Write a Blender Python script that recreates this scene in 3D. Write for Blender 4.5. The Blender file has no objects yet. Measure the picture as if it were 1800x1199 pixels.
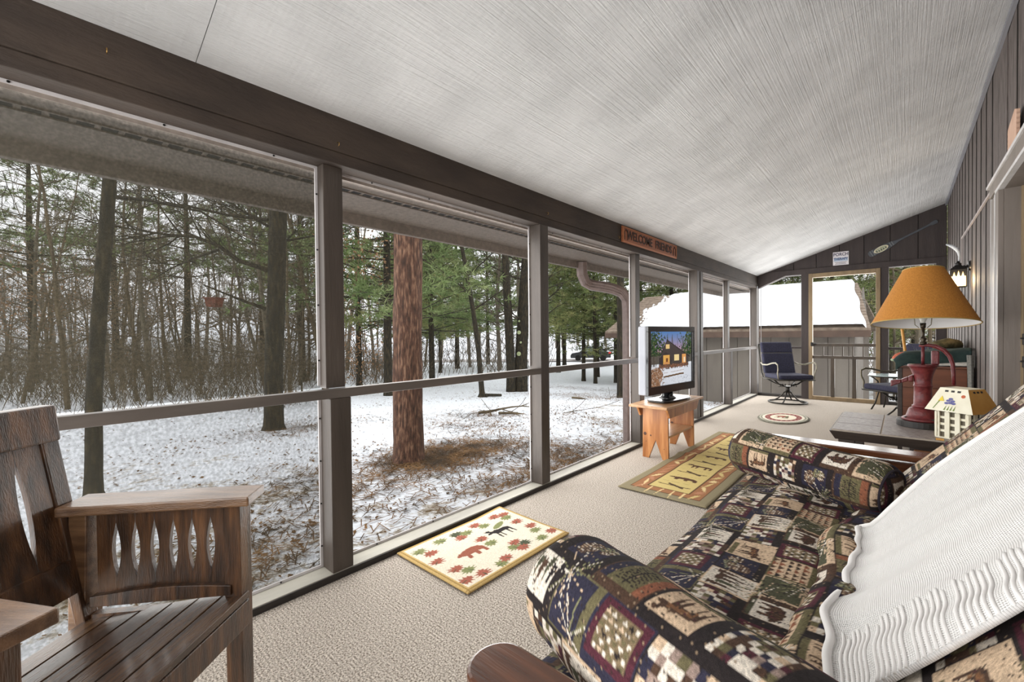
import bpy, math, random
import numpy as np
from mathutils import Vector, Matrix

# ------------------------------------------------------------------ camera, sky, exposure
S = bpy.context.scene
COL = S.collection
cam_d = bpy.data.cameras.new('camera')
cam_d.sensor_width = 36.0
cam_d.lens = 36.0 * 768.36 / 1800.0
cam_d.clip_start = 0.02
cam_d.clip_end = 500
cam = bpy.data.objects.new('camera', cam_d)
COL.objects.link(cam)
_R = Vector((0.74520, 0.66677, -0.01002)); _U = Vector((-0.00114, 0.01631, 0.99987)); _B = Vector((0.66684, -0.74509, 0.01292))
cam.matrix_world = Matrix(((_R.x, _U.x, _B.x, 0.0), (_R.y, _U.y, _B.y, 0.0), (_R.z, _U.z, _B.z, 1.145), (0, 0, 0, 1)))
S.camera = cam

world = bpy.data.worlds.new('overcast_sky')
S.world = world
world.use_nodes = True
_bg = world.node_tree.nodes['Background']
_bg.inputs['Color'].default_value = (0.965, 0.98, 1.0, 1)
_bg.inputs['Strength'].default_value = 1.0
S.view_settings.view_transform = 'Standard'
S.view_settings.look = 'None'
S.view_settings.gamma = 1.0
S.view_settings.use_curve_mapping = False
S.view_settings.exposure = 1.25


def area_light(name, loc, rot, sx, sy, power, col):
    d = bpy.data.lights.new(name, 'AREA'); d.shape = 'RECTANGLE'; d.size = sx; d.size_y = sy; d.energy = power; d.color = col
    o = bpy.data.objects.new(name, d); COL.objects.link(o); o.location = loc; o.rotation_euler = rot
    return o


# added fill lights boosting daylight from the long side, rear and far end
area_light('fill_side', (-2.14, 3.7, 1.0), (0, -math.pi / 2, 0), 1.75, 10.4, 102, (1.0, 0.985, 0.955))
area_light('fill_rear', (-0.75, -1.66, 1.2), (math.pi / 2, 0, 0), 2.2, 1.9, 36, (1.0, 0.985, 0.955))
area_light('fill_far', (-0.8, 9.16, 1.15), (-math.pi / 2, 0, 0), 2.2, 1.9, 30, (1.0, 0.99, 0.965))
S.cycles.use_denoising = True
S.cycles.max_bounces = 10
S.cycles.diffuse_bounces = 6
S.cycles.transparent_max_bounces = 16

# ------------------------------------------------------------------ helpers
RNG = random.Random(7)
NPR = np.random.default_rng(11)
PI = math.pi


def lin(c):
    """sRGB 0..255 to linear"""
    out = []
    for v in c:
        v = v / 255.0
        out.append(v / 12.92 if v <= 0.04045 else ((v + 0.055) / 1.055) ** 2.4)
    return tuple(out)


def tag(o, label=None, cat=None, group=None, kind=None):
    if label: o['label'] = label
    if cat: o['category'] = cat
    if group: o['group'] = group
    if kind: o['kind'] = kind
    return o


def empty(name, loc=(0, 0, 0), rz=0.0, label=None, cat=None, group=None, kind=None, parent=None):
    o = bpy.data.objects.new(name, None)
    COL.objects.link(o)
    o.empty_display_size = 0.1
    o.location = loc
    o.rotation_euler = (0, 0, rz)
    if parent: o.parent = parent
    return tag(o, label, cat, group, kind)


class MB:
    def __init__(self):
        self.v = []; self.f = []

    def add(self, vs, fs):
        n = len(self.v)
        self.v.extend([tuple(p) for p in vs])
        self.f.extend([tuple(i + n for i in f) for f in fs])
        return self

    def box(self, x0, x1, y0, y1, z0, z1):
        return self.add([(x0, y0, z0), (x1, y0, z0), (x1, y1, z0), (x0, y1, z0), (x0, y0, z1), (x1, y0, z1), (x1, y1, z1), (x0, y1, z1)],
                        [(0, 3, 2, 1), (4, 5, 6, 7), (0, 1, 5, 4), (1, 2, 6, 5), (2, 3, 7, 6), (3, 0, 4, 7)])

    def hexa(self, lo, hi):
        """lo, hi: four points each, same winding (ccw seen from above)"""
        return self.add(list(lo) + list(hi), [(0, 3, 2, 1), (4, 5, 6, 7), (0, 1, 5, 4), (1, 2, 6, 5), (2, 3, 7, 6), (3, 0, 4, 7)])

    def prism(self, poly, off):
        """poly: list of 3D points (planar), extruded by vector off"""
        n = len(poly); off = Vector(off)
        a = [Vector(p) for p in poly]; b = [p + off for p in a]
        nr = Vector((0, 0, 0))
        for i in range(n):
            nr += a[i].cross(a[(i + 1) % n])
        if nr.dot(off) > 0:
            a, b = b, a
        fs = [tuple(range(n)), tuple(range(2 * n - 1, n - 1, -1))]
        for i in range(n):
            j = (i + 1) % n
            fs.append((i, n + i, n + j, j))
        return self.add(a + b, fs)

    def tube(self, pts, r, n=8, cap=True, flat=1.0):
        pts = [Vector(p) for p in pts]
        m = len(pts)
        rs = r if isinstance(r, (list, tuple)) else [r] * m
        up = Vector((0, 0, 1))
        vs = []; prev = None
        for i, p in enumerate(pts):
            if i == 0: t = pts[1] - p
            elif i == m - 1: t = p - pts[i - 1]
            else: t = (pts[i + 1] - pts[i - 1])
            if t.length < 1e-9: t = Vector((0, 0, 1))
            t.normalize()
            if prev is None:
                a = t.cross(up)
                if a.length < 1e-3: a = t.cross(Vector((1, 0, 0)))
            else:
                a = prev - t * prev.dot(t)
                if a.length < 1e-6: a = t.cross(up)
            a.normalize(); prev = a
            b = t.cross(a)
            for k in range(n):
                an = 2 * PI * k / n
                vs.append(p + a * (math.cos(an) * rs[i]) + b * (math.sin(an) * rs[i] * flat))
        fs = []
        for i in range(m - 1):
            for k in range(n):
                k2 = (k + 1) % n
                fs.append((i * n + k, i * n + k2, (i + 1) * n + k2, (i + 1) * n + k))
        if cap:
            fs.append(tuple(range(n - 1, -1, -1)))
            fs.append(tuple((m - 1) * n + k for k in range(n)))
        return self.add(vs, fs)

    def lathe(self, prof, n=24, c=(0, 0, 0), cap=True):
        vs = []; m = len(prof)
        for r, z in prof:
            for k in range(n):
                an = 2 * PI * k / n
                vs.append((c[0] + r * math.cos(an), c[1] + r * math.sin(an), c[2] + z))
        fs = []
        for i in range(m - 1):
            for k in range(n):
                k2 = (k + 1) % n
                fs.append((i * n + k, i * n + k2, (i + 1) * n + k2, (i + 1) * n + k))
        if cap:
            fs.append(tuple(range(n - 1, -1, -1)))
            fs.append(tuple((m - 1) * n + k for k in range(n)))
        return self.add(vs, fs)

    def grid(self, P):
        """P: array (a, b, 3)"""
        a, b = P.shape[:2]
        n = len(self.v)
        self.v.extend(map(tuple, P.reshape(-1, 3).tolist()))
        for i in range(a - 1):
            for j in range(b - 1):
                q = n + i * b + j
                self.f.append((q, q + 1, q + b + 1, q + b))
        return self

    def mesh(self, name, smooth=False):
        me = bpy.data.meshes.new(name)
        me.from_pydata(self.v, [], self.f)
        if smooth:
            me.polygons.foreach_set('use_smooth', [True] * len(me.polygons))
        me.update()
        return me

    def build(self, name, m, parent=None, smooth=False, bevel=0.0, label=None, cat=None, group=None, kind=None, loc=None, rz=None):
        me = self.mesh(name, smooth)
        o = bpy.data.objects.new(name, me)
        COL.objects.link(o)
        if m: me.materials.append(m)
        if parent: o.parent = parent
        if loc: o.location = loc
        if rz is not None: o.rotation_euler = (0, 0, rz)
        if bevel:
            b = o.modifiers.new('edge', 'BEVEL'); b.width = bevel; b.segments = 2; b.limit_method = 'ANGLE'
        return tag(o, label, cat, group, kind)


def from_mesh(name, me, parent=None, loc=None, rot=None, scale=None, label=None, cat=None, group=None, kind=None):
    o = bpy.data.objects.new(name, me)
    COL.objects.link(o)
    if parent: o.parent = parent
    if loc is not None: o.location = loc
    if rot is not None: o.rotation_euler = rot
    if scale is not None: o.scale = scale if isinstance(scale, (tuple, list)) else (scale,) * 3
    return tag(o, label, cat, group, kind)


def B(x0, x1, y0, y1, z0, z1):
    return MB().box(x0, x1, y0, y1, z0, z1)


def set_cols(o, cols):
    """per-vertex print colours (linear)"""
    at = o.data.color_attributes.new('print', 'FLOAT_COLOR', 'POINT')
    a = np.ones((len(cols), 4), dtype=np.float32)
    a[:, :3] = cols
    at.data.foreach_set('color', a.ravel())


def text_mesh(txt, size, depth=0.002, sx=1.0, bold=0.0):
    cu = bpy.data.curves.new('lettering', 'FONT')
    cu.body = txt; cu.size = size; cu.extrude = depth / 2; cu.align_x = 'CENTER'; cu.align_y = 'CENTER'; cu.offset = bold
    cu.resolution_u = 3
    o = bpy.data.objects.new('lettering', cu)
    COL.objects.link(o)
    bpy.context.view_layer.update()
    me = bpy.data.meshes.new_from_object(o.evaluated_get(bpy.context.evaluated_depsgraph_get()))
    bpy.data.objects.remove(o)
    if sx != 1.0:
        for v in me.vertices: v.co.x *= sx
    return me


# ------------------------------------------------------------------ materials
MATS = {}


def mat(name, c1, c2=None, scale=20, rough=0.6, bump=0.0, bscale=None, stretch=(1, 1, 1), detail=5, metal=0.0, spec=0.5, coat=0.0, lo=0.35, hi=0.65,
        emit=None, estr=0.0, c3=None, wave=None, sheen=0.0, trans=0.0):
    """noise-mixed principled material on object coordinates; c1/c2 in sRGB 0..255"""
    if name in MATS: return MATS[name]
    m = bpy.data.materials.new(name); m.use_nodes = True
    nt = m.node_tree; N = nt.nodes; L = nt.links
    p = N['Principled BSDF']
    p.inputs['Roughness'].default_value = rough
    p.inputs['Metallic'].default_value = metal
    p.inputs['Specular IOR Level'].default_value = spec
    p.inputs['Coat Weight'].default_value = coat
    p.inputs['Coat Roughness'].default_value = 0.15
    p.inputs['Sheen Weight'].default_value = sheen
    tc = N.new('ShaderNodeTexCoord'); mp = N.new('ShaderNodeMapping')
    mp.inputs['Scale'].default_value = stretch
    L.new(tc.outputs['Object'], mp.inputs['Vector'])
    if c2 is None:
        p.inputs['Base Color'].default_value = (*lin(c1), 1)
    else:
        nz = N.new('ShaderNodeTexNoise'); nz.inputs['Scale'].default_value = scale; nz.inputs['Detail'].default_value = detail
        L.new(mp.outputs['Vector'], nz.inputs['Vector'])
        cr = N.new('ShaderNodeValToRGB')
        cr.color_ramp.elements[0].position = lo; cr.color_ramp.elements[0].color = (*lin(c1), 1)
        cr.color_ramp.elements[1].position = hi; cr.color_ramp.elements[1].color = (*lin(c2), 1)
        if c3 is not None:
            e = cr.color_ramp.elements.new((lo + hi) / 2); e.color = (*lin(c3), 1)
        L.new(nz.outputs['Fac'], cr.inputs['Fac'])
        L.new(cr.outputs['Color'], p.inputs['Base Color'])
    if bump:
        nb = N.new('ShaderNodeTexNoise'); nb.inputs['Scale'].default_value = bscale or scale * 2; nb.inputs['Detail'].default_value = 4
        L.new(mp.outputs['Vector'], nb.inputs['Vector'])
        bp = N.new('ShaderNodeBump'); bp.inputs['Strength'].default_value = min(1.0, bump); bp.inputs['Distance'].default_value = 0.01
        L.new(nb.outputs['Fac'], bp.inputs['Height']); L.new(bp.outputs['Normal'], p.inputs['Normal'])
    if emit:
        p.inputs['Emission Color'].default_value = (*lin(emit), 1); p.inputs['Emission Strength'].default_value = estr
    if trans:
        p.inputs['Transmission Weight'].default_value = trans
    MATS[name] = m
    return m


def print_mat(name, rough=0.9, weave=350, wstr=0.35, bump=0.4, emit=0.0, var=0.35):
    """cloth / screen whose flat print is stored on the mesh, with a fine weave"""
    m = bpy.data.materials.new(name); m.use_nodes = True
    nt = m.node_tree; N = nt.nodes; L = nt.links
    p = N['Principled BSDF']; p.inputs['Roughness'].default_value = rough
    p.inputs['Specular IOR Level'].default_value = 0.2 if not emit else 0.5
    at = N.new('ShaderNodeAttribute'); at.attribute_name = 'print'
    if emit:
        L.new(at.outputs['Color'], p.inputs['Emission Color']); p.inputs['Emission Strength'].default_value = emit
        p.inputs['Base Color'].default_value = (0.004, 0.004, 0.005, 1)
        return m
    tc = N.new('ShaderNodeTexCoord')
    nz = N.new('ShaderNodeTexNoise'); nz.inputs['Scale'].default_value = weave; nz.inputs['Detail'].default_value = 2
    L.new(tc.outputs['Object'], nz.inputs['Vector'])
    mr = N.new('ShaderNodeMapRange'); mr.inputs['From Min'].default_value = 0.3; mr.inputs['From Max'].default_value = 0.7
    mr.inputs['To Min'].default_value = 1 - var; mr.inputs['To Max'].default_value = 1 + var
    L.new(nz.outputs['Fac'], mr.inputs['Value'])
    mx = N.new('ShaderNodeMix'); mx.data_type = 'RGBA'; mx.blend_type = 'MULTIPLY'; mx.inputs['Factor'].default_value = 1.0
    L.new(at.outputs['Color'], mx.inputs['A']); L.new(mr.outputs['Result'], mx.inputs['B'])
    L.new(mx.outputs['Result'], p.inputs['Base Color'])
    bp = N.new('ShaderNodeBump'); bp.inputs['Strength'].default_value = bump; bp.inputs['Distance'].default_value = 0.002
    L.new(nz.outputs['Fac'], bp.inputs['Height']); L.new(bp.outputs['Normal'], p.inputs['Normal'])
    return m


def screen_mat(name, fac, col):
    m = bpy.data.materials.new(name); m.use_nodes = True
    nt = m.node_tree; N = nt.nodes; L = nt.links
    for n in list(N): N.remove(n)
    out = N.new('ShaderNodeOutputMaterial'); tr = N.new('ShaderNodeBsdfTransparent'); df = N.new('ShaderNodeBsdfDiffuse')
    df.inputs['Color'].default_value = (*lin(col), 1)
    tc = N.new('ShaderNodeTexCoord'); nz = N.new('ShaderNodeTexNoise'); nz.inputs['Scale'].default_value = 90; nz.inputs['Detail'].default_value = 3
    L.new(tc.outputs['Object'], nz.inputs['Vector'])
    mr = N.new('ShaderNodeMapRange'); mr.inputs['From Min'].default_value = 0.35; mr.inputs['From Max'].default_value = 0.65
    mr.inputs['To Min'].default_value = fac * 0.8; mr.inputs['To Max'].default_value = fac * 1.2
    L.new(nz.outputs['Fac'], mr.inputs['Value'])
    mx = N.new('ShaderNodeMixShader')
    L.new(mr.outputs['Result'], mx.inputs['Fac']); L.new(tr.outputs[0], mx.inputs[1]); L.new(df.outputs[0], mx.inputs[2])
    L.new(mx.outputs[0], out.inputs['Surface'])
    return m


M_brown = mat('brown_painted_wood', (54, 46, 41), (70, 60, 54), 6, 0.55, 0.25, 40, (1, 0.25, 1))
M_beam = mat('brown_rough_beam', (50, 40, 33), (66, 54, 45), 9, 0.75, 0.5, 60, (1, 0.3, 1))
M_rail = mat('taupe_painted_rail', (82, 75, 70), (102, 94, 88), 8, 0.5, 0.2, 50, (1, 0.2, 1))
M_post = mat('taupe_painted_post', (58, 50, 44), (76, 67, 60), 8, 0.5, 0.25, 60, (1, 1, 0.15))
M_sill = mat('weathered_pale_sill', (150, 146, 138), (176, 172, 160), 7, 0.6, 0.25, 60, (1, 0.15, 1))
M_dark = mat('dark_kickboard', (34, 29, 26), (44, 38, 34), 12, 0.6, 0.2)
M_trimw = mat('pale_screen_trim', (190, 186, 186), (208, 204, 204), 10, 0.5)
M_gable = mat('dark_gable_siding', (52, 44, 43), (62, 53, 51), 14, 0.7, 0.35, 90, (1, 1, 0.12))
M_house = mat('rough_sawn_siding', (72, 64, 60), (108, 98, 94), 36, 0.7, 1.0, 110, (1, 1, 0.16))
M_soffit = mat('taupe_soffit', (132, 122, 114), (150, 139, 130), 30, 0.7, 0.1)
M_black = mat('black_metal', (26, 25, 25), (38, 36, 35), 40, 0.4, 0.1, metal=0.5)


def carpet_mat():
    m = mat('beige_loop_carpet', (118, 106, 94), (220, 210, 198), 155, 1.0, 1.0, 180, (1, 1, 1), 3, spec=0.1, lo=0.34, hi=0.60)
    nt = m.node_tree; N = nt.nodes; L = nt.links
    tc = N.new('ShaderNodeTexCoord')
    wv = N.new('ShaderNodeTexWave'); wv.bands_direction = 'Y'; wv.inputs['Scale'].default_value = 22; wv.inputs['Distortion'].default_value = 1.5; wv.inputs['Detail'].default_value = 2
    wv.inputs['Detail Scale'].default_value = 8
    L.new(tc.outputs['Object'], wv.inputs['Vector'])
    p = N['Principled BSDF']; cr = [n for n in N if n.type == 'VALTORGB'][0]
    mr = N.new('ShaderNodeMapRange'); mr.inputs['To Min'].default_value = 0.84; mr.inputs['To Max'].default_value = 1.06
    L.new(wv.outputs['Fac'], mr.inputs['Value'])
    mx = N.new('ShaderNodeMix'); mx.data_type = 'RGBA'; mx.blend_type = 'MULTIPLY'; mx.inputs['Factor'].default_value = 1
    L.new(cr.outputs['Color'], mx.inputs['A']); L.new(mr.outputs['Result'], mx.inputs['B']); L.new(mx.outputs['Result'], p.inputs['Base Color'])
    return m


def ceiling_mat():
    m = mat('white_painted_plywood', (206, 206, 206), (222, 222, 222), 3, 0.75, 0)
    nt = m.node_tree; N = nt.nodes; L = nt.links
    p = N['Principled BSDF']; tc = N.new('ShaderNodeTexCoord')
    mp = N.new('ShaderNodeMapping'); mp.inputs['Scale'].default_value = (80, 0.7, 80)
    L.new(tc.outputs['Object'], mp.inputs['Vector'])
    n1 = N.new('ShaderNodeTexNoise'); n1.inputs['Scale'].default_value = 1.6; n1.inputs['Detail'].default_value = 6; n1.inputs['Roughness'].default_value = 0.7
    L.new(mp.outputs['Vector'], n1.inputs['Vector'])
    n2 = N.new('ShaderNodeTexNoise'); n2.inputs['Scale'].default_value = 45; n2.inputs['Detail'].default_value = 4
    L.new(tc.outputs['Object'], n2.inputs['Vector'])
    n3 = N.new('ShaderNodeTexNoise'); n3.inputs['Scale'].default_value = 1.3; n3.inputs['Detail'].default_value = 2
    mp3 = N.new('ShaderNodeMapping'); mp3.inputs['Scale'].default_value = (2.5, 40, 1)
    L.new(tc.outputs['Object'], mp3.inputs['Vector']); L.new(mp3.outputs['Vector'], n3.inputs['Vector'])
    n2s = N.new('ShaderNodeMath'); n2s.operation = 'MULTIPLY'; n2s.inputs[1].default_value = .38; L.new(n2.outputs['Fac'], n2s.inputs[0])
    ad = N.new('ShaderNodeMath'); ad.operation = 'MULTIPLY_ADD'; ad.inputs[1].default_value = 1.7; L.new(n1.outputs['Fac'], ad.inputs[0]); L.new(n2s.outputs[0], ad.inputs[2])
    ad2 = N.new('ShaderNodeMath'); ad2.operation = 'MULTIPLY_ADD'; ad2.inputs[1].default_value = 0.5
    L.new(n3.outputs['Fac'], ad2.inputs[0]); L.new(ad.outputs[0], ad2.inputs[2])
    bp = N.new('ShaderNodeBump'); bp.inputs['Strength'].default_value = 0.75; bp.inputs['Distance'].default_value = 0.012
    L.new(ad2.outputs[0], bp.inputs['Height']); L.new(bp.outputs['Normal'], p.inputs['Normal'])
    return m


M_carpet = carpet_mat()
M_ceil = ceiling_mat()
M_screen1 = screen_mat('grey_insect_screen', 0.36, (78, 76, 66))
M_screen2 = screen_mat('fine_insect_screen', 0.07, (90, 88, 82))

# ------------------------------------------------------------------ porch shell
XW, XH, YF, YB = -1.987, 0.475, 8.993, -1.6
B(XW - 0.115, XH + 0.02, YB, YF + 0.1, -0.12, 0.0).build('floor', M_carpet, kind='structure')

# ceiling: sloping slab, plywood sheets with open seams between them
SL = (3.012 - 2.185) / (XH - XW)
cz = lambda x: 2.185 + (x - XW) * SL
ceil = empty('ceiling', kind='structure')
ys = [YB, 0.45, 2.89, 5.33, 7.77, YF + 0.12]
for y0, y1 in zip(ys[:-1], ys[1:]):
    a, b = XW - 0.12, XH + 0.02
    g = 0.0012
    MB().hexa([(a, y0 + g, cz(a)), (b, y0 + g, cz(b)), (b, y1 - g, cz(b)), (a, y1 - g, cz(a))],
              [(a, y0 + g, cz(a) + 0.02), (b, y0 + g, cz(b) + 0.02), (b, y1 - g, cz(b) + 0.02), (a, y1 - g, cz(a) + 0.02)]).build('panel', M_ceil, ceil)
# roof over ceiling and eave
a, b = -2.66, XH + 0.3
MB().hexa([(a, YB - 0.4, cz(a) + 0.13), (b, YB - 0.4, cz(b) + 0.13), (b, YF + 0.55, cz(b) + 0.13), (a, YF + 0.55, cz(a) + 0.13)],
          [(a, YB - 0.4, cz(a) + 0.19), (b, YB - 0.4, cz(b) + 0.19), (b, YF + 0.55, cz(b) + 0.19), (a, YF + 0.55, cz(a) + 0.19)]).build('roof', M_brown, kind='structure')

# soffit with vent slots
sof = empty('soffit', kind='structure')
B(-2.62, -2.095, YB - 0.4, YF + 0.5, 1.935, 1.95).build('panel', M_soffit, sof)
B(-2.66, -2.62, YB - 0.4, YF + 0.5, 1.865, 2.09).build('fascia', M_soffit, sof, bevel=0.004)
vs_me = B(-0.024, 0.024, -0.0235, 0.0235, -0.0045, 0.0).mesh('vent_slot')
vs_me.materials.append(mat('vent_dark', (40, 37, 34), (30, 28, 26), 200, 0.8))
for i in range(150):
    y = -0.9 + i * 0.0665
    if y > YF + 0.3: break
    from_mesh('vent_slot', vs_me, sof, (-2.225, y, 1.9375))
for x in (-2.256, -2.194):
    B(x - 0.004, x + 0.004, YB - 0.4, YF + 0.5, 1.928, 1.936).build('vent_edge', M_soffit, sof)

# header beam
beam = empty('beam', kind='structure')
B(-2.03, XW, YB, YF, 2.02, 2.2).build('face_board', M_beam, beam, bevel=0.004)
B(-2.10, XW - 0.006, YB, YF, 1.962, 2.02).build('header', M_beam, beam, bevel=0.004)
B(-2.10, -2.03, YB, YF, 2.02, 2.14).build('core', M_beam, beam)
# small cup hooks screwed along the beam
hook_m = mat('brass_hook', (176, 140, 84), rough=0.35, metal=0.9)
hk = MB()
hk.tube([(0, 0, 0), (0.012, 0, 0), (0.02, 0, -0.006), (0.018, 0, -0.016), (0.008, 0, -0.018)], 0.0016, 5)
hk_me = hk.mesh('cup_hook', True); hk_me.materials.append(hook_m)
for y, z in ((0.2, 2.115), (1.0, 2.06), (2.62, 2.06), (3.72, 2.06)):
    from_mesh('hook', hk_me, beam, (XW, y, z))

# window bays: posts, rails, sills, screens
posts_odd = [(0.95, 1.052), (4.165, 4.265), (7.30, 7.40)]
posts_even = [(-0.72, -0.60), (2.545, 2.643), (5.83, 6.055)]
for y0, y1 in posts_odd:
    e = empty('post', kind='structure')
    B(-2.10, -2.032, y0, y1 - 0.006, 0.902, 1.962).build('upper_stud', M_post, e, bevel=0.003)
    B(-2.10, XW - 0.002, y0, y1, 0.035, 0.856).build('lower_stud', M_post, e, bevel=0.003)
for y0, y1 in posts_even:
    e = empty('post', kind='structure')
    if y1 - y0 > 0.15:
        B(-2.10, XW - 0.003, y0, y0 + 0.095, 0.035, 1.962).build('stud', M_post, e, bevel=0.003)
        B(-2.10, XW - 0.003, y1 - 0.095, y1, 0.035, 1.962).build('stud', M_post, e, bevel=0.003)
        B(-2.10, -2.03, y0 + 0.096, y1 - 0.096, 0.035, 1.962).build('filler', M_dark, e)
    else:
        B(-2.10, XW - 0.003, y0, y1, 0.035, 1.962).build('stud', M_post, e, bevel=0.003)
e = empty('post', kind='structure')
B(-2.10, XW + 0.002, 8.90, 9.07, 0.0, 1.962).build('corner_stud', M_post, e, bevel=0.003)

seg = [(-1.6, -0.72), (-0.60, 2.545), (2.643, 5.83), (6.055, 8.90)]
for y0, y1 in seg:
    B(-2.031, XW - 0.001, y0, y1, 0.857, 0.901).build('rail', M_rail, kind='structure', bevel=0.003)
sill = empty('sill', kind='structure')
for k, (y0, y1) in enumerate([(YB, 2.6), (2.602, 5.9), (5.902, 8.9)]):
    B(-2.10, XW - 0.004, y0, y1, 0.0, 0.034).build('sill_board', M_sill, sill, bevel=0.003)
B(XW - 0.004, XW + 0.002, YB, 8.9, 0.0, 0.03).build('kickboard', M_dark, sill)
B(-2.33, -2.17, YB - 0.3, YF + 0.2, -0.32, -0.09).build('sill_beam', mat('mossy_timber', (92, 76, 48), (122, 104, 74), 6, 0.9, 0.5, 40, (1, 0.3, 1)), sill, bevel=0.01)

# screens: one window per bay, upper and lower pane each with a thin pale trim and dark screws
bays = [(-0.60, 0.95), (1.052, 2.545), (2.643, 4.165), (4.265, 5.83), (6.055, 7.30), (7.40, 8.90)]
screw_me = MB().lathe([(0.0045, 0), (0.0035, 0.003)], 6).mesh('screw'); screw_me.materials.append(M_black)
for i, (y0, y1) in enumerate(bays):
    w = empty('window_%d' % (i + 1), kind='structure')
    sm = M_screen1 if i == 0 else M_screen2
    for z0, z1 in ((0.035, 0.857), (0.901, 1.962)):
        B(-2.0985, -2.0975, y0, y1, z0, z1).build('screen', sm, w)
        t = MB()
        if z0 < 0.5: t.box(-2.0974, -2.090, y0, y1, z0, z0 + 0.012)
        else: t.box(-2.0974, -2.090, y0, y1, z1 - 0.012, z1)
        t.box(-2.0974, -2.090, y0, y0 + 0.012, z0 + 0.012, z1 - 0.012); t.box(-2.0974, -2.090, y1 - 0.012, y1, z0 + 0.012, z1 - 0.012)
        tr = t.build('screen_trim', M_trimw, w)
        if i < 4:
            for k in range(4):
                zz = z0 + (k + 0.5) * (z1 - z0) / 4
                from_mesh('screw', screw_me, tr, (-2.0899, y1 - 0.006, zz), (0, PI / 2, 0))
                yy = y0 + (k + 0.5) * (y1 - y0) / 4
                from_mesh('screw', screw_me, tr, (-2.0899, yy, (z1 if z0 > 0.5 else z0) + (-0.006 if z0 > 0.5 else 0.006)), (0, PI / 2, 0))

# ---------------------------------------------------------------- far wall (gable end)
fw = empty('wall_far', kind='structure')
sx = [XW, -1.79, -1.427, -1.099, -0.785, -0.467, -0.15, 0.167, XH]
for x0, x1 in zip(sx[:-1], sx[1:]):
    g = 0.004
    zb = 2.235
    lo = max(zb, 0)
    MB().hexa([(x0 + g, YF, lo), (x1 - g, YF, lo), (x1 - g, YF + 0.03, lo), (x0 + g, YF + 0.03, lo)],
              [(x0 + g, YF, max(lo + 0.005, cz(x0 + g))), (x1 - g, YF, max(lo + 0.01, cz(x1 - g))), (x1 - g, YF + 0.03, max(lo + 0.01, cz(x1 - g))), (x0 + g, YF + 0.03, max(lo + 0.005, cz(x0 + g)))]
              ).build('plank', M_gable, fw, bevel=0.002)
B(XW, XH, YF + 0.03, YF + 0.06, 2.15, 2.24).build('backing', M_dark, fw)
MB().hexa([(XW, YF + 0.031, 2.2), (XH, YF + 0.031, 2.2), (XH, YF + 0.05, 2.2), (XW, YF + 0.05, 2.2)],
          [(XW, YF + 0.031, cz(XW)), (XH, YF + 0.031, cz(XH)), (XH, YF + 0.05, cz(XH)), (XW, YF + 0.05, cz(XW))]).build('backing', M_dark, fw)
B(-1.55, XH, YF - 0.02, YF + 0.1, 2.145, 2.235).build('lintel', M_gable, fw, bevel=0.003)
# sloping corner piece over the first opening
MB().prism([(XW, YF - 0.02, 1.955), (-1.545, YF - 0.02, 2.146), (-1.545, YF - 0.02, 2.235), (-1.835, YF - 0.02, 2.235), (XW, YF - 0.02, 2.184)], (0, 0.11, 0)).build('corner_brace', M_gable, fw, bevel=0.003)
for x0, x1 in ((-1.315, -1.208), (-0.265, -0.168), (0.36, XH)):
    B(x0, x1, YF - 0.018, YF + 0.1, 0.0, 2.146).build('stud', M_gable, fw, bevel=0.003)
B(XW + 0.04, -1.315, YF, YF + 0.06, 0.862, 0.9).build('rail', M_gable, fw, bevel=0.003)
B(-0.168, 0.36, YF, YF + 0.06, 0.862, 0.9).build('rail', M_gable, fw, bevel=0.003)
B(XW, -1.315, YF, YF + 0.1, 0.0, 0.045).build('sill_board', M_dark, fw)
B(-0.168, 0.36, YF, YF + 0.1, 0.0, 0.045).build('sill_board', M_dark, fw)
w = empty('window_7', kind='structure')
MB().prism([(XW + 0.03, YF + 0.07, 0.046), (-1.316, YF + 0.07, 0.046), (-1.316, YF + 0.07, 2.144), (-1.545, YF + 0.07, 2.144), (XW + 0.03, YF + 0.07, 1.97)], (0, 0.001, 0)).build('screen', M_screen2, w)
tw = MB(); tw.tube([(XW + 0.035, YF + 0.064, 0.05), (XW + 0.035, YF + 0.064, 1.965), (-1.545, YF + 0.064, 2.14), (-1.32, YF + 0.064, 2.14)], 0.005, 4)
tw.build('screen_trim', M_trimw, w)
w = empty('window_8', kind='structure')
B(-0.167, 0.359, YF + 0.07, YF + 0.071, 0.046, 2.144).build('screen', M_screen2, w)

# screen door in the far wall
M_tan = mat('tan_varnished_frame', (124, 104, 76), (148, 126, 94), 10, 0.5, 0.2, 60, (1, 1, 0.2))
dr = empty('door_1', kind='structure')
for x0, x1 in ((-1.207, -1.152), (-0.322, -0.266)):
    B(x0, x1, YF - 0.03, YF + 0.05, 0.0, 2.145).build('jamb', M_tan, dr, bevel=0.004)
B(-1.152, -0.322, YF - 0.028, YF + 0.05, 2.075, 2.144).build('head', M_tan, dr, bevel=0.004)
B(-1.152, -0.322, YF - 0.028, YF + 0.05, 0.0, 0.062).build('bottom_rail', M_tan, dr, bevel=0.004)
M_dk = mat('dark_stained_door_bars', (62, 52, 42), (80, 68, 56), 12, 0.5, 0.2, 60, (1, 1, 0.3))
B(-1.152, -0.322, YF - 0.005, YF + 0.03, 0.905, 0.955).build('cross_rail', M_dk, dr, bevel=0.003)
B(-1.152, -0.322, YF - 0.005, YF + 0.03, 0.70, 0.748).build('cross_rail', M_dk, dr, bevel=0.003)
for k in range(5):
    x = -1.005 + k * 0.132
    B(x - 0.008, x + 0.008, YF, YF + 0.025, 0.748, 0.905).build('spindle', M_dk, dr)
for x0 in (-0.905, -0.62):
    B(x0, x0 + 0.055, YF - 0.004, YF + 0.03, 0.062, 0.70).build('muntin', M_dk, dr, bevel=0.003)
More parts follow.
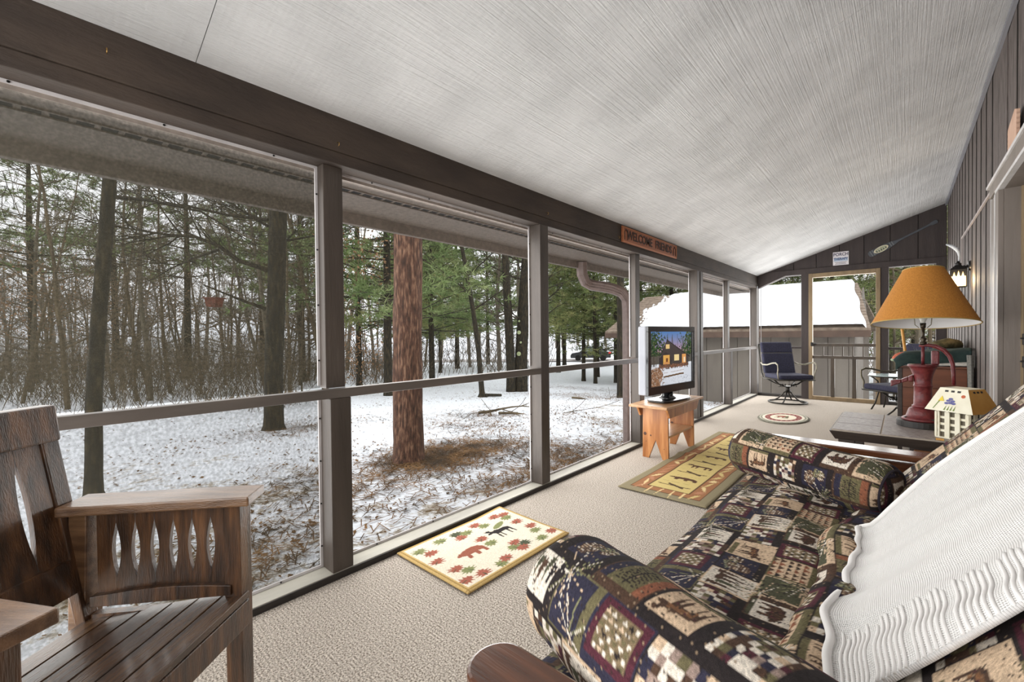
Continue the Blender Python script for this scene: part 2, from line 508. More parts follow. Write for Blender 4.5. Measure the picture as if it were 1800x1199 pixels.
B(-1.152, -0.322, YF + 0.035, YF + 0.036, 0.062, 2.075).build('screen', M_screen2, dr)
hd = MB(); hd.box(-1.175, -1.135, YF - 0.045, YF - 0.03, 0.91, 0.975); hd.tube([(-1.155, YF - 0.045, 0.955), (-1.155, YF - 0.075, 0.955), (-1.09, YF - 0.078, 0.952)], 0.008, 6)
hd.build('handle', M_black, dr, label='black lever handle')

# ---------------------------------------------------------------- house wall
hw = empty('wall_house', kind='structure')
B(XH + 0.012, XH + 0.03, 4.15, YF + 0.1, 0, 3.03).build('backing', M_dark, hw)
B(XH + 0.012, XH + 0.03, YB, 3.18, 0, 3.03).build('backing', M_dark, hw)
B(XH + 0.012, XH + 0.03, 3.18, 4.15, 2.1, 3.03).build('backing', M_dark, hw)
y = YF
k = 0
while y > YB:
    y0 = max(YB, y - 0.308)
    z0 = 0.0
    if y0 < 4.15 and y > 3.18: z0 = 2.10
    if y0 < 4.15 < y:
        B(XH, XH + 0.014, 4.16, y - 0.003, 0, 3.008).build('plank', M_house, hw, bevel=0.0015)
        B(XH, XH + 0.014, y0 + 0.003, 4.157, 2.12, 3.008).build('plank', M_house, hw)
    else:
        # channel siding: each board's far edge lies back, so the next board's near edge shows as a step
        ya_, yb_ = y0 + 0.006, y - 0.002
        MB().hexa([(XH, ya_, z0), (XH + .014, ya_, z0), (XH + .014, yb_, z0), (XH + .0055, yb_, z0)],
                  [(XH, ya_, 3.008), (XH + .014, ya_, 3.008), (XH + .014, yb_, 3.008), (XH + .0055, yb_, 3.008)]).build('plank', M_house, hw)
        B(XH + 0.0005, XH + 0.012, y0 + 0.0005, y0 + 0.0058, z0, 3.006).build('groove_shade_strip', M_dark, hw)  # dark strip over the step face, groove shade put into its colour
    y = y0
    k += 1
B(XH - 0.02, XH, YB, YF, 2.972, 2.998).build('cove', mat('grey_cove', (120, 120, 126), rough=0.6), hw)
# house door with stepped casing, recessed leaf and lock plates
M_case = mat('taupe_casing', (112, 103, 95), (126, 116, 108), 8, 0.5, 0.15, 60, (1, 1, 0.2))
M_edge = mat('pale_casing_edge', (206, 204, 204), (190, 188, 186), 12, 0.5)
d2 = empty('door_2', kind='structure')
B(0.452, XH, 4.30, 4.47, 0.0, 2.04).build('casing', M_case, d2, bevel=0.002)
B(0.450, XH, 4.472, 4.486, 0.0, 2.05).build('casing_edge', M_edge, d2)
B(0.447, XH, 4.272, 4.298, 0.0, 2.04).build('casing_edge', M_edge, d2)
B(0.450, XH, 4.155, 4.27, 0.0, 2.04).build('casing', M_case, d2, bevel=0.002)
B(0.446, XH, 3.05, 4.50, 2.06, 2.135).build('head_casing', M_case, d2, bevel=0.002)
B(0.436, XH, 3.0, 4.56, 2.135, 2.155).build('head_cap', M_edge, d2, bevel=0.002)
B(0.447, XH, 3.2, 4.27, 2.04, 2.06).build('casing_edge', M_edge, d2)
B(XH, 0.60, 4.14, 4.155, 0.0, 2.04).build('jamb', M_case, d2)
B(XH, 0.60, 3.18, 3.195, 0.0, 2.04).build('jamb', M_case, d2)
B(XH, 0.60, 3.18, 4.155, 2.04, 2.055).build('jamb', M_case, d2)
B(0.556, 0.60, 3.2, 4.138, 0.0, 2.04).build('leaf', mat('taupe_door_leaf', (92, 84, 78), (100, 92, 86), 8, 0.5), d2)
M_tanline = mat('tan_weatherstrip', (150, 130, 100), rough=0.6)
B(0.545, 0.556, 4.128, 4.14, 0.0, 2.04).build('weatherstrip', M_tanline, d2)
for zz in (1.09, 0.95):
    lk = MB(); lk.box(0.545, 0.556, 4.02, 4.10, zz - 0.035, zz + 0.035); lk.lathe([(0.02, 0), (0.018, 0.01)], 12, (0.55, 4.06, zz))
    lk.build('lock_plate', M_black, d2, label='black lock plate', bevel=0.004)

# rear end of the porch behind the viewer, screened like the rest
rw = empty('wall_rear', kind='structure')
for x0 in (-1.98, -0.8, 0.37):
    B(x0, x0 + 0.1, YB - 0.1, YB, 0, cz(x0)).build('stud', M_post, rw)
B(XW, XH, YB - 0.08, YB - 0.02, 0.857, 0.901).build('rail', M_rail, rw)
B(XW, XH, YB - 0.1, YB, 0.0, 0.04).build('sill_board', M_sill, rw)
B(XW, XH, YB - 0.1, YB, 2.05, 2.19).build('lintel', M_beam, rw)

# cable raceway along the house wall, down to the lantern
rc = MB(); rc.box(XH - 0.012, XH, 4.5, 6.75, 2.128, 2.146); rc.box(XH - 0.012, XH, 6.735, 6.75, 1.80, 2.128)
rc.build('cable_raceway', mat('grey_raceway', (170, 160, 156), rough=0.5), kind='thing', label='thin pale cable raceway running along the house siding above the lantern', cat='raceway')

# ================================================================== outside
def gz(x, y):
    r = math.hypot(x, y)
    z = -0.3 - 0.02 * max(0.0, -x - 3) - 0.05 * min(max(y - 4, 0), 14) - 0.025 * max(0.0, y - 18)
    z = max(z, -1.9)
    z += 0.10 * min(max(r - 60, 0), 75)
    if x < -2.6:
        z += 0.03 * math.sin(x * 0.9 + 1.3) * math.sin(y * 0.7) + 0.012 * math.sin(x * 3.1) * math.cos(y * 2.7)
    return z


def ground_mat():
    m = bpy.data.materials.new('thin_snow_with_litter'); m.use_nodes = True
    nt = m.node_tree; N = nt.nodes; L = nt.links
    p = N['Principled BSDF']; p.inputs['Roughness'].default_value = 0.9; p.inputs['Specular IOR Level'].default_value = 0.15
    tc = N.new('ShaderNodeTexCoord')
    def noise(sc, det=4, rough=0.6):
        n = N.new('ShaderNodeTexNoise'); n.inputs['Scale'].default_value = sc; n.inputs['Detail'].default_value = det; n.inputs['Roughness'].default_value = rough
        L.new(tc.outputs['Object'], n.inputs['Vector']); return n
    big, mid, fine = noise(0.35, 3), noise(2.2, 6, 0.7), noise(11, 5, 0.75)
    # nearer to the porch the snow is thinner
    sp = N.new('ShaderNodeSeparateXYZ'); L.new(tc.outputs['Object'], sp.inputs[0])
    near = N.new('ShaderNodeMapRange'); near.inputs['From Min'].default_value = -9; near.inputs['From Max'].default_value = -2.2
    near.inputs['To Min'].default_value = 0.0; near.inputs['To Max'].default_value = 0.09
    L.new(sp.outputs['X'], near.inputs['Value'])
    def ma(op, a, b):
        n = N.new('ShaderNodeMath'); n.operation = op
        for i, s in enumerate((a, b)):
            if isinstance(s, (int, float)): n.inputs[i].default_value = s
            else: L.new(s, n.inputs[i])
        return n.outputs[0]
    s = ma('ADD', ma('MULTIPLY', big.outputs['Fac'], 0.35), ma('MULTIPLY', mid.outputs['Fac'], 0.4))
    s = ma('ADD', s, ma('MULTIPLY', fine.outputs['Fac'], 0.42))
    s = ma('ADD', s, near.outputs['Result'])
    cr = N.new('ShaderNodeValToRGB'); e = cr.color_ramp.elements
    e[0].position = 0.69; e[0].color = (*lin((236, 239, 243)), 1)
    e[1].position = 0.80; e[1].color = (*lin((104, 84, 54)), 1)
    k = e.new(0.735); k.color = (*lin((196, 188, 176)), 1)
    L.new(s, cr.inputs['Fac']); L.new(cr.outputs['Color'], p.inputs['Base Color'])
    bp = N.new('ShaderNodeBump'); bp.inputs['Strength'].default_value = 0.5; bp.inputs['Distance'].default_value = 0.05
    L.new(s, bp.inputs['Height']); L.new(bp.outputs['Normal'], p.inputs['Normal'])
    return m


def ramp(lo, hi, step0, growth):
    a = [0.0]; s = step0
    while a[-1] < hi: a.append(a[-1] + s); s *= growth
    b = [0.0]; s = step0
    while b[-1] > lo: b.append(b[-1] - s); s *= growth
    return sorted(set(b + a))


gx = ramp(-135, 90, 0.22, 1.06); gy = ramp(-100, 145, 0.22, 1.06)
P = np.zeros((len(gx), len(gy), 3))
for i, x in enumerate(gx):
    for j, y in enumerate(gy):
        P[i, j] = (x - 3.5, y + 3, gz(x - 3.5, y + 3))
MB().grid(P).build('ground', ground_mat(), smooth=True, kind='structure')

# road across the yard
rp = [(-62, 6), (-54, 17), (-48, 25.5), (-40.5, 34.7), (-30, 42.2), (-23.5, 46.5), (-10, 52), (8, 56)]
m = MB()
for i, (x, y) in enumerate(rp):
    a = Vector(rp[max(0, i - 1)] + (0,)); b = Vector(rp[min(len(rp) - 1, i + 1)] + (0,)); t = (b - a).normalized()
    nrm = Vector((t.y, -t.x, 0)) * 2.6
    z = gz(x, y) + 0.07
    m.v += [(x - nrm.x, y - nrm.y, z), (x + nrm.x, y + nrm.y, z)]
    if i: m.f.append((2 * i - 2, 2 * i - 1, 2 * i + 1, 2 * i))
m.build('road', mat('grey_asphalt', (142, 136, 132), (160, 154, 150), 3, 0.8), kind='structure')

# ---- barks and needles
K_dark = mat('dark_bark', (26, 22, 15), (66, 57, 38), 26, 0.95, 1.0, 34, (1, 1, 0.25), c3=(40, 34, 22))
K_red = mat('red_pine_bark', (48, 34, 26), (150, 116, 92), 42, 0.95, 1.0, 46, (1, 1, 0.2), c3=(92, 63, 48), lo=.3, hi=.72)
K_grey = mat('grey_bark', (78, 70, 56), (112, 102, 84), 8, 0.95, 0.6, 14, (1, 1, 0.3))
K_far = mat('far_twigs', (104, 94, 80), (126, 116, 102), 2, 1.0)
K_twig = mat('brown_twigs', (84, 72, 54), (108, 94, 72), 3, 1.0)
N_green = mat('pine_needles', (84, 104, 54), (148, 158, 106), 1.6, 0.8, c3=(112, 130, 76))
N_olive = mat('olive_needles', (92, 108, 56), (152, 152, 96), 1.6, 0.8, c3=(118, 128, 74))
K_leaf = mat('brown_leaves', (70, 52, 30), (138, 102, 60), 3, 0.9, c3=(106, 76, 42))


def bumpy_trunk(pts, radii, n=18, flare=1.35, seed=1, rough=0.06):
    """trunk with uneven bark ridges: pts bottom to top"""
    r = random.Random(seed)
    P0 = [Vector(p) for p in pts]
    m = MB(); rows = []
    steps = 26
    ph = [r.uniform(0, 6.28) for _ in range(8)]
    for s in range(steps + 1):
        f = s / steps * (len(P0) - 1); i = min(int(f), len(P0) - 2); u = f - i
        p = P0[i].lerp(P0[i + 1], u); rad = radii[i] * (1 - u) + radii[i + 1] * u
        h = s / steps * (P0[-1] - P0[0]).length
        rad *= 1 + (flare - 1) * math.exp(-h / 0.16)
        row = []
        for k in range(n):
            a = 2 * PI * k / n
            q = 1 + rough * (math.sin(a * 5 + ph[0] + h * 1.3) * 0.5 + math.sin(a * 9 + ph[1] - h * 2.1) * 0.4 + r.uniform(-0.6, 0.6))
            if h < 0.3: q *= 1 + 0.10 * (1 - h / 0.3) * math.sin(a * 4 + ph[2])
            row.append((p.x + math.cos(a) * rad * q, p.y + math.sin(a) * rad * q, p.z))
        rows.append(row)
    for row in rows: m.v += row
    for s in range(steps):
        for k in range(n):
            k2 = (k + 1) % n
            m.f.append((s * n + k, s * n + k2, (s + 1) * n + k2, (s + 1) * n + k))
    return m


def limb(m, p, d, r, ln, depth, rnd, sides=4, droop=0.0, kids=(2, 4), stop=0.004):
    n = 5 if depth > 1 else 3
    pts = [p]; d = Vector(d).normalized(); q = Vector(p)
    ch = []
    for i in range(n):
        d = (d + Vector((rnd.uniform(-.22, .22), rnd.uniform(-.22, .22), rnd.uniform(-.12, .2) - droop))).normalized()
        q = q + d * (ln / n); pts.append(q.copy()); ch.append((q.copy(), d.copy(), r * (1 - 0.75 * (i + 1) / n)))
    m.tube(pts, [max(stop, r * (1 - 0.75 * i / n)) for i in range(n + 1)], sides if depth > 1 else 3, cap=False)
    if depth <= 0: return
    for _ in range(rnd.randint(*kids)):
        c, dd, rr = rnd.choice(ch)
        ax = Vector((rnd.uniform(-1, 1), rnd.uniform(-1, 1), rnd.uniform(-.3, .6)))
        limb(m, c, dd * 0.7 + ax * 0.7, rr * 0.75, ln * rnd.uniform(.45, .7), depth - 1, rnd, 3, droop, kids, stop)


def bare_tree_mesh(seed, H=10, r0=0.08, nb=16, depth=2, mat_=None, lowest=0.15, stop=0.006):
    rnd = random.Random(seed); m = MB()
    pts = []; rad = []; q = Vector((0, 0, -0.15)); d = Vector((rnd.uniform(-.05, .05), rnd.uniform(-.05, .05), 1))
    n = 10
    for i in range(n + 1):
        pts.append(q.copy()); rad.append(max(0.012, r0 * (1 - 0.85 * i / n)))
        d = (d + Vector((rnd.uniform(-.1, .1), rnd.uniform(-.1, .1), 0.15))).normalized(); q = q + d * (H / n)
    m.tube(pts, rad, 6, cap=False)
    for _ in range(nb):
        f = rnd.uniform(lowest, 0.97); i = min(n - 1, int(f * n)); u = f * n - i
        p = pts[i].lerp(pts[i + 1], u); a = rnd.uniform(0, 6.28)
        limb(m, p, (math.cos(a), math.sin(a), rnd.uniform(.1, .8)), rad[i] * 0.45, H * rnd.uniform(.12, .26) * (1.15 - f * .6), depth, rnd, 4, 0, (2, 4), stop)
    me = m.mesh('bare_tree'); me.materials.append(mat_ or K_twig)
    return me


def needles(m, c, rnd, ln=0.16, n=12, w=0.007, axis=None):
    for _ in range(n):
        d = Vector((rnd.gauss(0, 1), rnd.gauss(0, 1), rnd.gauss(0.15, 0.7)))
        if axis: d = d.normalized() + axis * 0.8
        d.normalize()
        s = d.cross(Vector((rnd.uniform(-1, 1), rnd.uniform(-1, 1), rnd.uniform(-1, 1))))
        if s.length < 1e-4: continue
        s.normalize(); s *= w
        e = c + d * ln * rnd.uniform(.6, 1.1)
        m.add([c - s, c + s, e], [(0, 1, 2)])


def pine_mesh(seed, H=11, hb=2.2, r0=0.16, blen=2.6, whorl=0.55, per=4, tufts=12, nn=11, ln=0.2, w=0.010):
    """returns trunk-with-branches mesh and crown mesh, base at the origin"""
    rnd = random.Random(seed); t = MB(); c = MB()
    t.tube([(0, 0, -0.2), (0, 0, 0.25), (rnd.uniform(-.05, .05), rnd.uniform(-.05, .05), H * .5), (0, 0, H)], [r0 * 1.3, r0, r0 * .65, .02], 9, cap=False)
    z = hb
    while z < H - 0.3:
        f = (z - hb) / (H - hb)
        for k in range(per + rnd.randint(-1, 1)):
            a = rnd.uniform(0, 6.28); L_ = blen * (1 - f) ** 0.7 * rnd.uniform(.65, 1.15) + 0.25
            p = Vector((0, 0, z + rnd.uniform(-.2, .2))); d = Vector((math.cos(a), math.sin(a), rnd.uniform(-.12, .3)))
            pts = [p]; q = p.copy()
            for i in range(5):
                d = (d + Vector((rnd.uniform(-.15, .15), rnd.uniform(-.15, .15), rnd.uniform(-.1, .1)))).normalized(); q = q + d * L_ / 5; pts.append(q.copy())
            t.tube(pts, [max(.005, r0 * .22 * (1 - f * .6) * (1 - .16 * i)) for i in range(6)], 3, cap=False)
            for _ in range(int(tufts * (0.4 + 0.6 * L_ / blen))):
                u = rnd.uniform(.3, 1.0) * 5; i = min(4, int(u)); b = pts[i].lerp(pts[i + 1], u - i)
                side = Vector((rnd.uniform(-1, 1), rnd.uniform(-1, 1), rnd.uniform(-.3, .5))) * 0.16 * L_
                e = b + side
                needles(c, e, rnd, ln, nn, w, (e - b).normalized() * 0.6 + d * 0.4)
                needles(c, b.lerp(e, .5), rnd, ln * .9, nn // 2, w, d)
        z += whorl * rnd.uniform(.8, 1.2)
    tm = t.mesh('trunk'); cm = c.mesh('crown')
    return tm, cm


# ---- single trees close to the porch
def near_tree(name, label, pts, radii, bark, flare=1.35, branches=(), seed=1, n=18):
    t = empty(name, (pts[0][0], pts[0][1], gz(pts[0][0], pts[0][1])), label=label, cat='tree')
    o0 = Vector(t.location)
    rel = [tuple(Vector(p) - o0) for p in pts]
    bumpy_trunk(rel, radii, n, flare, seed).build('trunk', bark, t, smooth=True)
    for bp, br_, tw in branches:
        rnd = random.Random(seed + len(bp) * 7 + int(br_ * 1000))
        m = MB(); bb = [Vector(p) - o0 for p in bp]
        m.tube(bb, [max(0.006, br_ * (1 - 0.7 * i / (len(bb) - 1))) for i in range(len(bb))], 6)
        for _ in range(tw):
            i = rnd.randrange(len(bb) - 1); p = bb[i].lerp(bb[i + 1], rnd.random()); d = (bb[i + 1] - bb[i]).normalized()
            limb(m, p, d + Vector((rnd.uniform(-.8, .8), rnd.uniform(-.8, .8), rnd.uniform(-.7, .7))), br_ * .35, rnd.uniform(.5, 1.1), 2, rnd, 3, 0, (2, 4), .003)
        m.build('branch', bark, t)
    return t


near_tree('oak_tree', 'slim dark trunk leaning beyond the armchair, nearest the mesh of the first bay',
          [(-5.50, 0.40, -0.4), (-5.51, 0.42, 0.6), (-5.45, 0.47, 1.5), (-5.40, 0.55, 2.6), (-5.3, 0.7, 6.5)], [0.064, 0.060, 0.056, 0.050, 0.03], K_dark, 1.7,
          [([(-5.41, 0.54, 2.45), (-5.9, 0.9, 2.6), (-6.5, 1.5, 2.72), (-7.2, 2.2, 2.6)], 0.022, 10), ([(-5.45, .5, 2.9), (-5.8, -.2, 3.3), (-6.4, -.9, 3.5)], 0.02, 8)], 3, 14)
br = [([(-7.86, 2.72, 2.27), (-8.1, 2.37, 2.41), (-8.09, 2.09, 2.61), (-8.23, 1.82, 2.73), (-8.46, 1.47, 2.75), (-8.75, 1.08, 2.82)], 0.045, 16),
      ([(-8.09, 2.09, 2.55), (-8.52, 1.84, 2.43), (-8.93, 1.62, 2.29), (-9.28, 1.44, 2.13)], 0.022, 9),
      ([(-7.87, 2.69, 1.62), (-7.97, 2.33, 1.77), (-8.14, 1.89, 1.98)], 0.034, 0),
      ([(-7.86, 2.73, 3.1), (-8.48, 2.32, 3.22), (-9.1, 1.91, 3.4), (-9.95, 1.43, 3.6)], 0.032, 16),
      ([(-7.86, 2.73, 3.0), (-8.38, 2.55, 3.29), (-8.97, 2.46, 3.58)], 0.025, 14),
      ([(-7.8, 2.75, 2.7), (-7.5, 3.4, 2.9), (-7.4, 4.0, 3.0)], 0.02, 8)]
near_tree('oak_tree', 'rough dark trunk with long bare boughs reaching sideways and a broken stub',
          [(-7.77, 2.74, -0.45), (-7.78, 2.76, 0.6), (-7.75, 2.81, 1.97), (-7.72, 2.85, 3.1), (-7.7, 2.9, 8)], [0.15, 0.138, 0.135, 0.13, 0.08], K_dark, 1.45, br, 5, 20)
near_tree('red_pine_tree', 'thick red-brown pine trunk standing in the needle patch in the second bay',
          [(-4.40, 3.04, -0.42), (-4.41, 3.05, 0.6), (-4.41, 3.07, 1.5), (-4.41, 3.08, 2.6), (-4.41, 3.08, 9)], [0.178, 0.168, 0.166, 0.163, 0.12], K_red, 1.3, (), 8, 28)
near_tree('maple_tree', 'slender trunk leaning out of a small stump in the snow',
          [(-9.32, 9.07, -0.75), (-9.4, 9.0, 0.8), (-9.52, 8.92, 1.9), (-9.75, 8.75, 3.6), (-10.2, 8.4, 6.5)], [0.085, 0.075, 0.068, 0.06, 0.02], K_dark, 1.2,
          [([(-9.52, 8.92, 1.9), (-9.2, 9.6, 2.4), (-9.0, 10.3, 2.9)], .025, 14), ([(-9.6, 8.86, 2.4), (-9.9, 8.1, 3.0), (-10.2, 7.5, 3.4)], .025, 14), ([(-9.65, 8.8, 2.9), (-9.2, 9.3, 3.5), (-8.9, 9.9, 4.2)], .025, 14)], 11, 12)
stp = MB()
for k in range(2):
    stp.tube([(-9.32 + .05 * k, 9.07, gz(-9.32, 9.07) - .05), (-9.30, 9.10, gz(-9.32, 9.07) + .09)], [.16 - .05 * k, .13 - .05 * k], 10)
stp.tube([(-9.3, 9.0, gz(-9.3, 9) + .06), (-9.05, 9.6, gz(-9.05, 9.6) + .05)], [.05, .04], 7)
stp.build('stump', K_dark, label='low cut stump and log at the foot of the leaning slender trunk', cat='stump')

# twin trunk with lichen
tw = empty('oak_tree', (-10.2, 11.65, gz(-10.2, 11.65)), label='broad twin trunk spotted with pale lichen beside the second tall post', cat='tree')
for dx, dy, rr in ((0.05, 0.16, 0.24), (-0.12, -0.2, 0.17)):
    bumpy_trunk([(dx, dy, -0.2), (dx, dy, 1.0), (dx * 1.4 + .03, dy * 1.5 + .02, 2.8), (dx * 3 + .1, dy * 3 + .1, 8)], [rr, rr * .92, rr * .85, rr * .5], 16, 1.3, 21).build('trunk', K_dark, tw, smooth=True)
for zz, aa, s in ((2.1, -1.25, .09), (1.35, -1.3, .1), (1.75, -1.0, .05), (0.6, -1.4, .06), (2.5, -1.2, .05)):
    cx, cy = 0.07 + .25 * math.cos(aa), 0.18 + .25 * math.sin(aa)
    MB().tube([(cx - .01, cy + .02, zz), (cx + .012 * math.cos(aa), cy + .012 * math.sin(aa), zz)], [s * .8, s * .6], 9).build('lichen', mat('pale_green_lichen', (150, 160, 116), (176, 184, 138), 30, 0.9), tw)
br_m = MB(); rnd = random.Random(5)
for k in range(12):
    limb(br_m, (0.1, 0.2, 2.2 + k * .3), (rnd.uniform(-1, 1), rnd.uniform(-1, 1), .3), .035, 1.8, 2, rnd, 4)
br_m.build('branch', K_dark, tw)

# fallen boughs and leaning snag
sn = near_tree('leaning_snag', 'short dark trunk by the garage eave', [(-6.2, 11.75, -0.85), (-6.2, 11.75, 0.4), (-6.2, 11.75, 1.4), (-6.22, 11.75, 4)], [0.13, 0.118, 0.112, 0.09], K_dark, 1.5, (), 31, 14)
fb = MB(); rnd = random.Random(3)
zf = lambda x, y: gz(x, y) + 0.05
for (x, y, dx, dy, l) in ((-6.3, 6.6, .6, .9, 1.6), (-6.9, 10.2, .8, .6, 1.3), (-6.6, 6.3, .9, 1.3, 1.2)):
    limb(fb, Vector((x, y, zf(x, y))), (dx, dy, 0.0), .03, l, 2, rnd, 4, .06, (3, 5), .006)
fb.build('fallen_bough', K_twig, label='bare fallen boughs lying on the snow beyond the downspout', cat='branches', kind='stuff')

# ---- mid-distance trees placed one by one: pines with green boughs
pv = [pine_mesh(40 + i, *a) for i, a in enumerate([(12, 2.3, .13, 3.4, .42, 6, 20, 14, .24, .011), (13, 2.0, .10, 3.0, .45, 6, 18, 13, .24, .012), (14, 5.2, .17, 3.4, .6, 5, 16, 12, .28, .014), (11, 1.2, .07, 2.2, .42, 5, 15, 11, .20, .011)])]
for i, (tm, cm) in enumerate(pv):
    tm.materials.append(K_dark); cm.materials.append(N_green if i in (0, 2) else N_olive)


def pine(x, y, v, s, rz, label, name='pine_tree', group=None):
    e = empty(name, (x, y, gz(x, y)), rz, label=label, cat='tree', group=group)
    e.scale = (s, s, s)
    from_mesh('trunk', pv[v][0], e); from_mesh('crown', pv[v][1], e, kind='stuff')
    return e


pine(-11.4, 7.2, 0, 1.0, 0.3, 'soft green pine with drooping boughs just behind the thick red-brown trunk')
pine(-15.6, 8.6, 1, 1.15, 1.3, 'green pine filling the corner beside the first tall post')
pine(-14.2, 11.0, 0, 0.95, 2.3, 'green pine whose boughs hang in the middle of the second bay')
pine(-24.85, 20.0, 1, 1.3, 0.6, 'pine with a bare lower trunk left of the thickest far trunk by the road')
pine(-29.0, 25.2, 0, 1.6, 4.1, 'thickest far pine standing this side of the road')
pine(-27.0, 21.0, 1, 1.0, 5.1, 'thin straight pine between two thicker ones near the road')
pine(-22.9, 32.7, 0, 1.5, 2.2, 'dark pine just left of the parked car')
pine(-12.0, 18.8, 1, 1.05, 3.0, 'olive pine standing in front of the parked car')
pine(-13.0, 21.9, 3, 1.2, 1.0, 'thin spire-like pine before the rear of the parked car')
pine(-17.6, 24.4, 0, 1.2, 5.5, 'bushy pine just right of the second tall post, before the road')
pine(-10.6, 17.6, 3, 1.25, 0.2, 'green pine beside the gutter downspout')
pine(-10.3, 19.0, 1, 1.1, 4.4, 'pine rising behind the shingled corner of the garage')
for k, (x, y, v, s) in enumerate(((-24.5, 35, 0, 1.4), (-26, 30, 1, 1.3), (-33, 33, 0, 1.6), (-18, 38, 1, 1.6), (-20, 14.5, 1, 1.1), (-36, 26, 1, 1.5), (-11, 33, 0, 1.5))):
    pine(x, y, v, s, k * 1.7, 'green pine among the trees toward the road', group='pines toward the road')
for k, (x, y, v, s) in enumerate(((-29.6, 0.3, 2, 1.0), (-26.8, 5.5, 2, 1.0), (-27, 9.5, 2, 1.1), (-20.5, 8.5, 2, 0.9), (-35, -3, 2, 1.2), (-33, 11, 2, 1.1), (-38, 4, 2, 1.2))):
    pine(x, y, v, s, k * 2.1, 'tall pine with high grey-green boughs in the thicket', group='tall pines in the thicket')
for k, (x, y, v, s) in enumerate(((-6.2, 19.5, 1, .95), (-3.6, 19.8, 3, 1.0), (-1.9, 19.2, 1, .9), (-8.2, 20.5, 0, .9), (-5.0, 21.5, 0, .9), (0.3, 21, 3, 1.1), (-6.5, 24, 0, 1.0), (-4.2, 23, 1, 1.0), (-9.0, 25, 1, 1.1), (-1.8, 24, 0, 1.0), (-5.5, 29, 2, 1.2), (-0.6, 31, 2, 1.2), (1.5, 27, 1, 1.0), (2.6, 36, 0, 1.2))):
    pine(x, y, v, s, k * 1.3, 'pine rising behind the snowy garage roof', group='pines behind the garage')
near_tree('red_pine_tree', 'reddish pine trunk behind the garage ridge seen over the screen door',
          [(-2.75, 22.5, -1.6), (-2.75, 22.5, 3), (-2.75, 22.5, 12)], [.3, .26, .2], K_red, 1.1, (), 41, 12)

# ---- bare trees: slim trunks in the thicket, then the far woods
bt = [bare_tree_mesh(100 + i, H, r, nb, 2, K_twig if i % 2 else K_grey) for i, (H, r, nb) in enumerate(((9, .075, 20), (10, .06, 22), (8, .05, 18), (11, .08, 24), (7, .045, 18), (9, .055, 20)))]
ind = [(-15.3, 2.29, 1.0, 0, 'straight slim trunk between the two dark trunks of the first bay'),
       (-15.0, 0.69, .8, 3, 'thin crooked trunk leaning just left of the slim leaning tree'),
       (-22.9, 0.15, 1.2, 0, 'pale slim trunk at the edge of the thicket nearest the picture border'),
       (-16.04, 3.6, .7, 5, 'thin curved sapling beside the hanging nest box'),
       (-17.67, 3.15, .9, 1, 'thin grey sapling right of the straight slim trunk'),
       (-13.2, 4.9, .8, 4, 'whip-thin sapling between the broken stub and the first tall post')]
for x, y, s, v, lb in ind:
    from_mesh('bare_tree', bt[v], None, (x, y, gz(x, y)), (0, 0, x * 3), s, lb, 'tree')
rnd = random.Random(77)
n = 0
while n < 70:
    a = rnd.uniform(0.02, 0.98); px = -1.55 + a * 1.35; t = rnd.uniform(10.5, 30)
    x, y = t * (-.667 + px * .745), t * (.745 + px * .667)
    if px > -0.42 and t < 16: continue
    if -0.75 < px < -0.42 and t < 9.5: continue
    from_mesh('sapling', bt[rnd.randrange(6)], None, (x, y, gz(x, y)), (rnd.uniform(-.12, .12), rnd.uniform(-.12, .12), rnd.uniform(0, 6.3)), rnd.uniform(.55, 1.0),
              'bare sapling among many in the snowy thicket', 'tree', 'bare saplings in the thicket')
    n += 1
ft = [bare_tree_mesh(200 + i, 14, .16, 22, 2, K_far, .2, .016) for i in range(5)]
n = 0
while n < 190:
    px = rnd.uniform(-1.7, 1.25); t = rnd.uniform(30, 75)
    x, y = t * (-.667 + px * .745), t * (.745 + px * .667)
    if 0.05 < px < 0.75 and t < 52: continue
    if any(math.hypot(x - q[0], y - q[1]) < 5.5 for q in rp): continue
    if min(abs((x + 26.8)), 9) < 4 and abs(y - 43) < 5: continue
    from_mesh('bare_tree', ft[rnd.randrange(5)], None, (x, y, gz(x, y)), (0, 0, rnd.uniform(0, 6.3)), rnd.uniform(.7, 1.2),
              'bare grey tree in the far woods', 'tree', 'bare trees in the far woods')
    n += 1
for k, (x, y) in enumerate(((0.2, 16), (0.6, 17.5), (-0.2, 18.5), (1.1, 19.5), (0.9, 15), (1.7, 22), (-0.1, 21))):
    from_mesh('bare_tree', bt[k % 6], None, (x, y, gz(x, y)), (0, 0, k), .9, 'bare tree beyond the garage corner seen past the screen door', 'tree', 'bare trees past the garage corner')

# brush: leafless stems, uncountable
m = MB(); rnd = random.Random(9)
for _ in range(900):
    px = rnd.uniform(-1.6, -0.22); t = rnd.choice((rnd.uniform(9.5, 15), rnd.uniform(12, 24), rnd.uniform(20, 40)))
    if px > -0.5 and t < 15: t += 8
    x, y = t * (-.667 + px * .745), t * (.745 + px * .667); z = gz(x, y)
    for k in range(rnd.randint(3, 6)):
        d = Vector((rnd.gauss(0, .45), rnd.gauss(0, .45), 1)).normalized(); ln = rnd.uniform(.6, 2.0)
        p0 = Vector((x + rnd.uniform(-.3, .3), y + rnd.uniform(-.3, .3), z - .05)); p1 = p0 + d * ln * .5; p2 = p1 + (d + Vector((rnd.gauss(0, .3), rnd.gauss(0, .3), .1))) * ln * .5
        w_ = .004 + t * .0002
        m.tube([p0, p1, p2], [w_, w_ * .8, w_ * .4], 3, cap=False)
        for _k in range(3):
            e = p1.lerp(p2, rnd.random()); m.tube([e, e + Vector((rnd.gauss(0, .25), rnd.gauss(0, .25), rnd.uniform(.05, .4)))], [w_ * .6, w_ * .3], 3, cap=False)
m.build('brush', K_twig, label='leafless grey-brown brush growing out of the snow', cat='brush', kind='stuff')
m = MB()
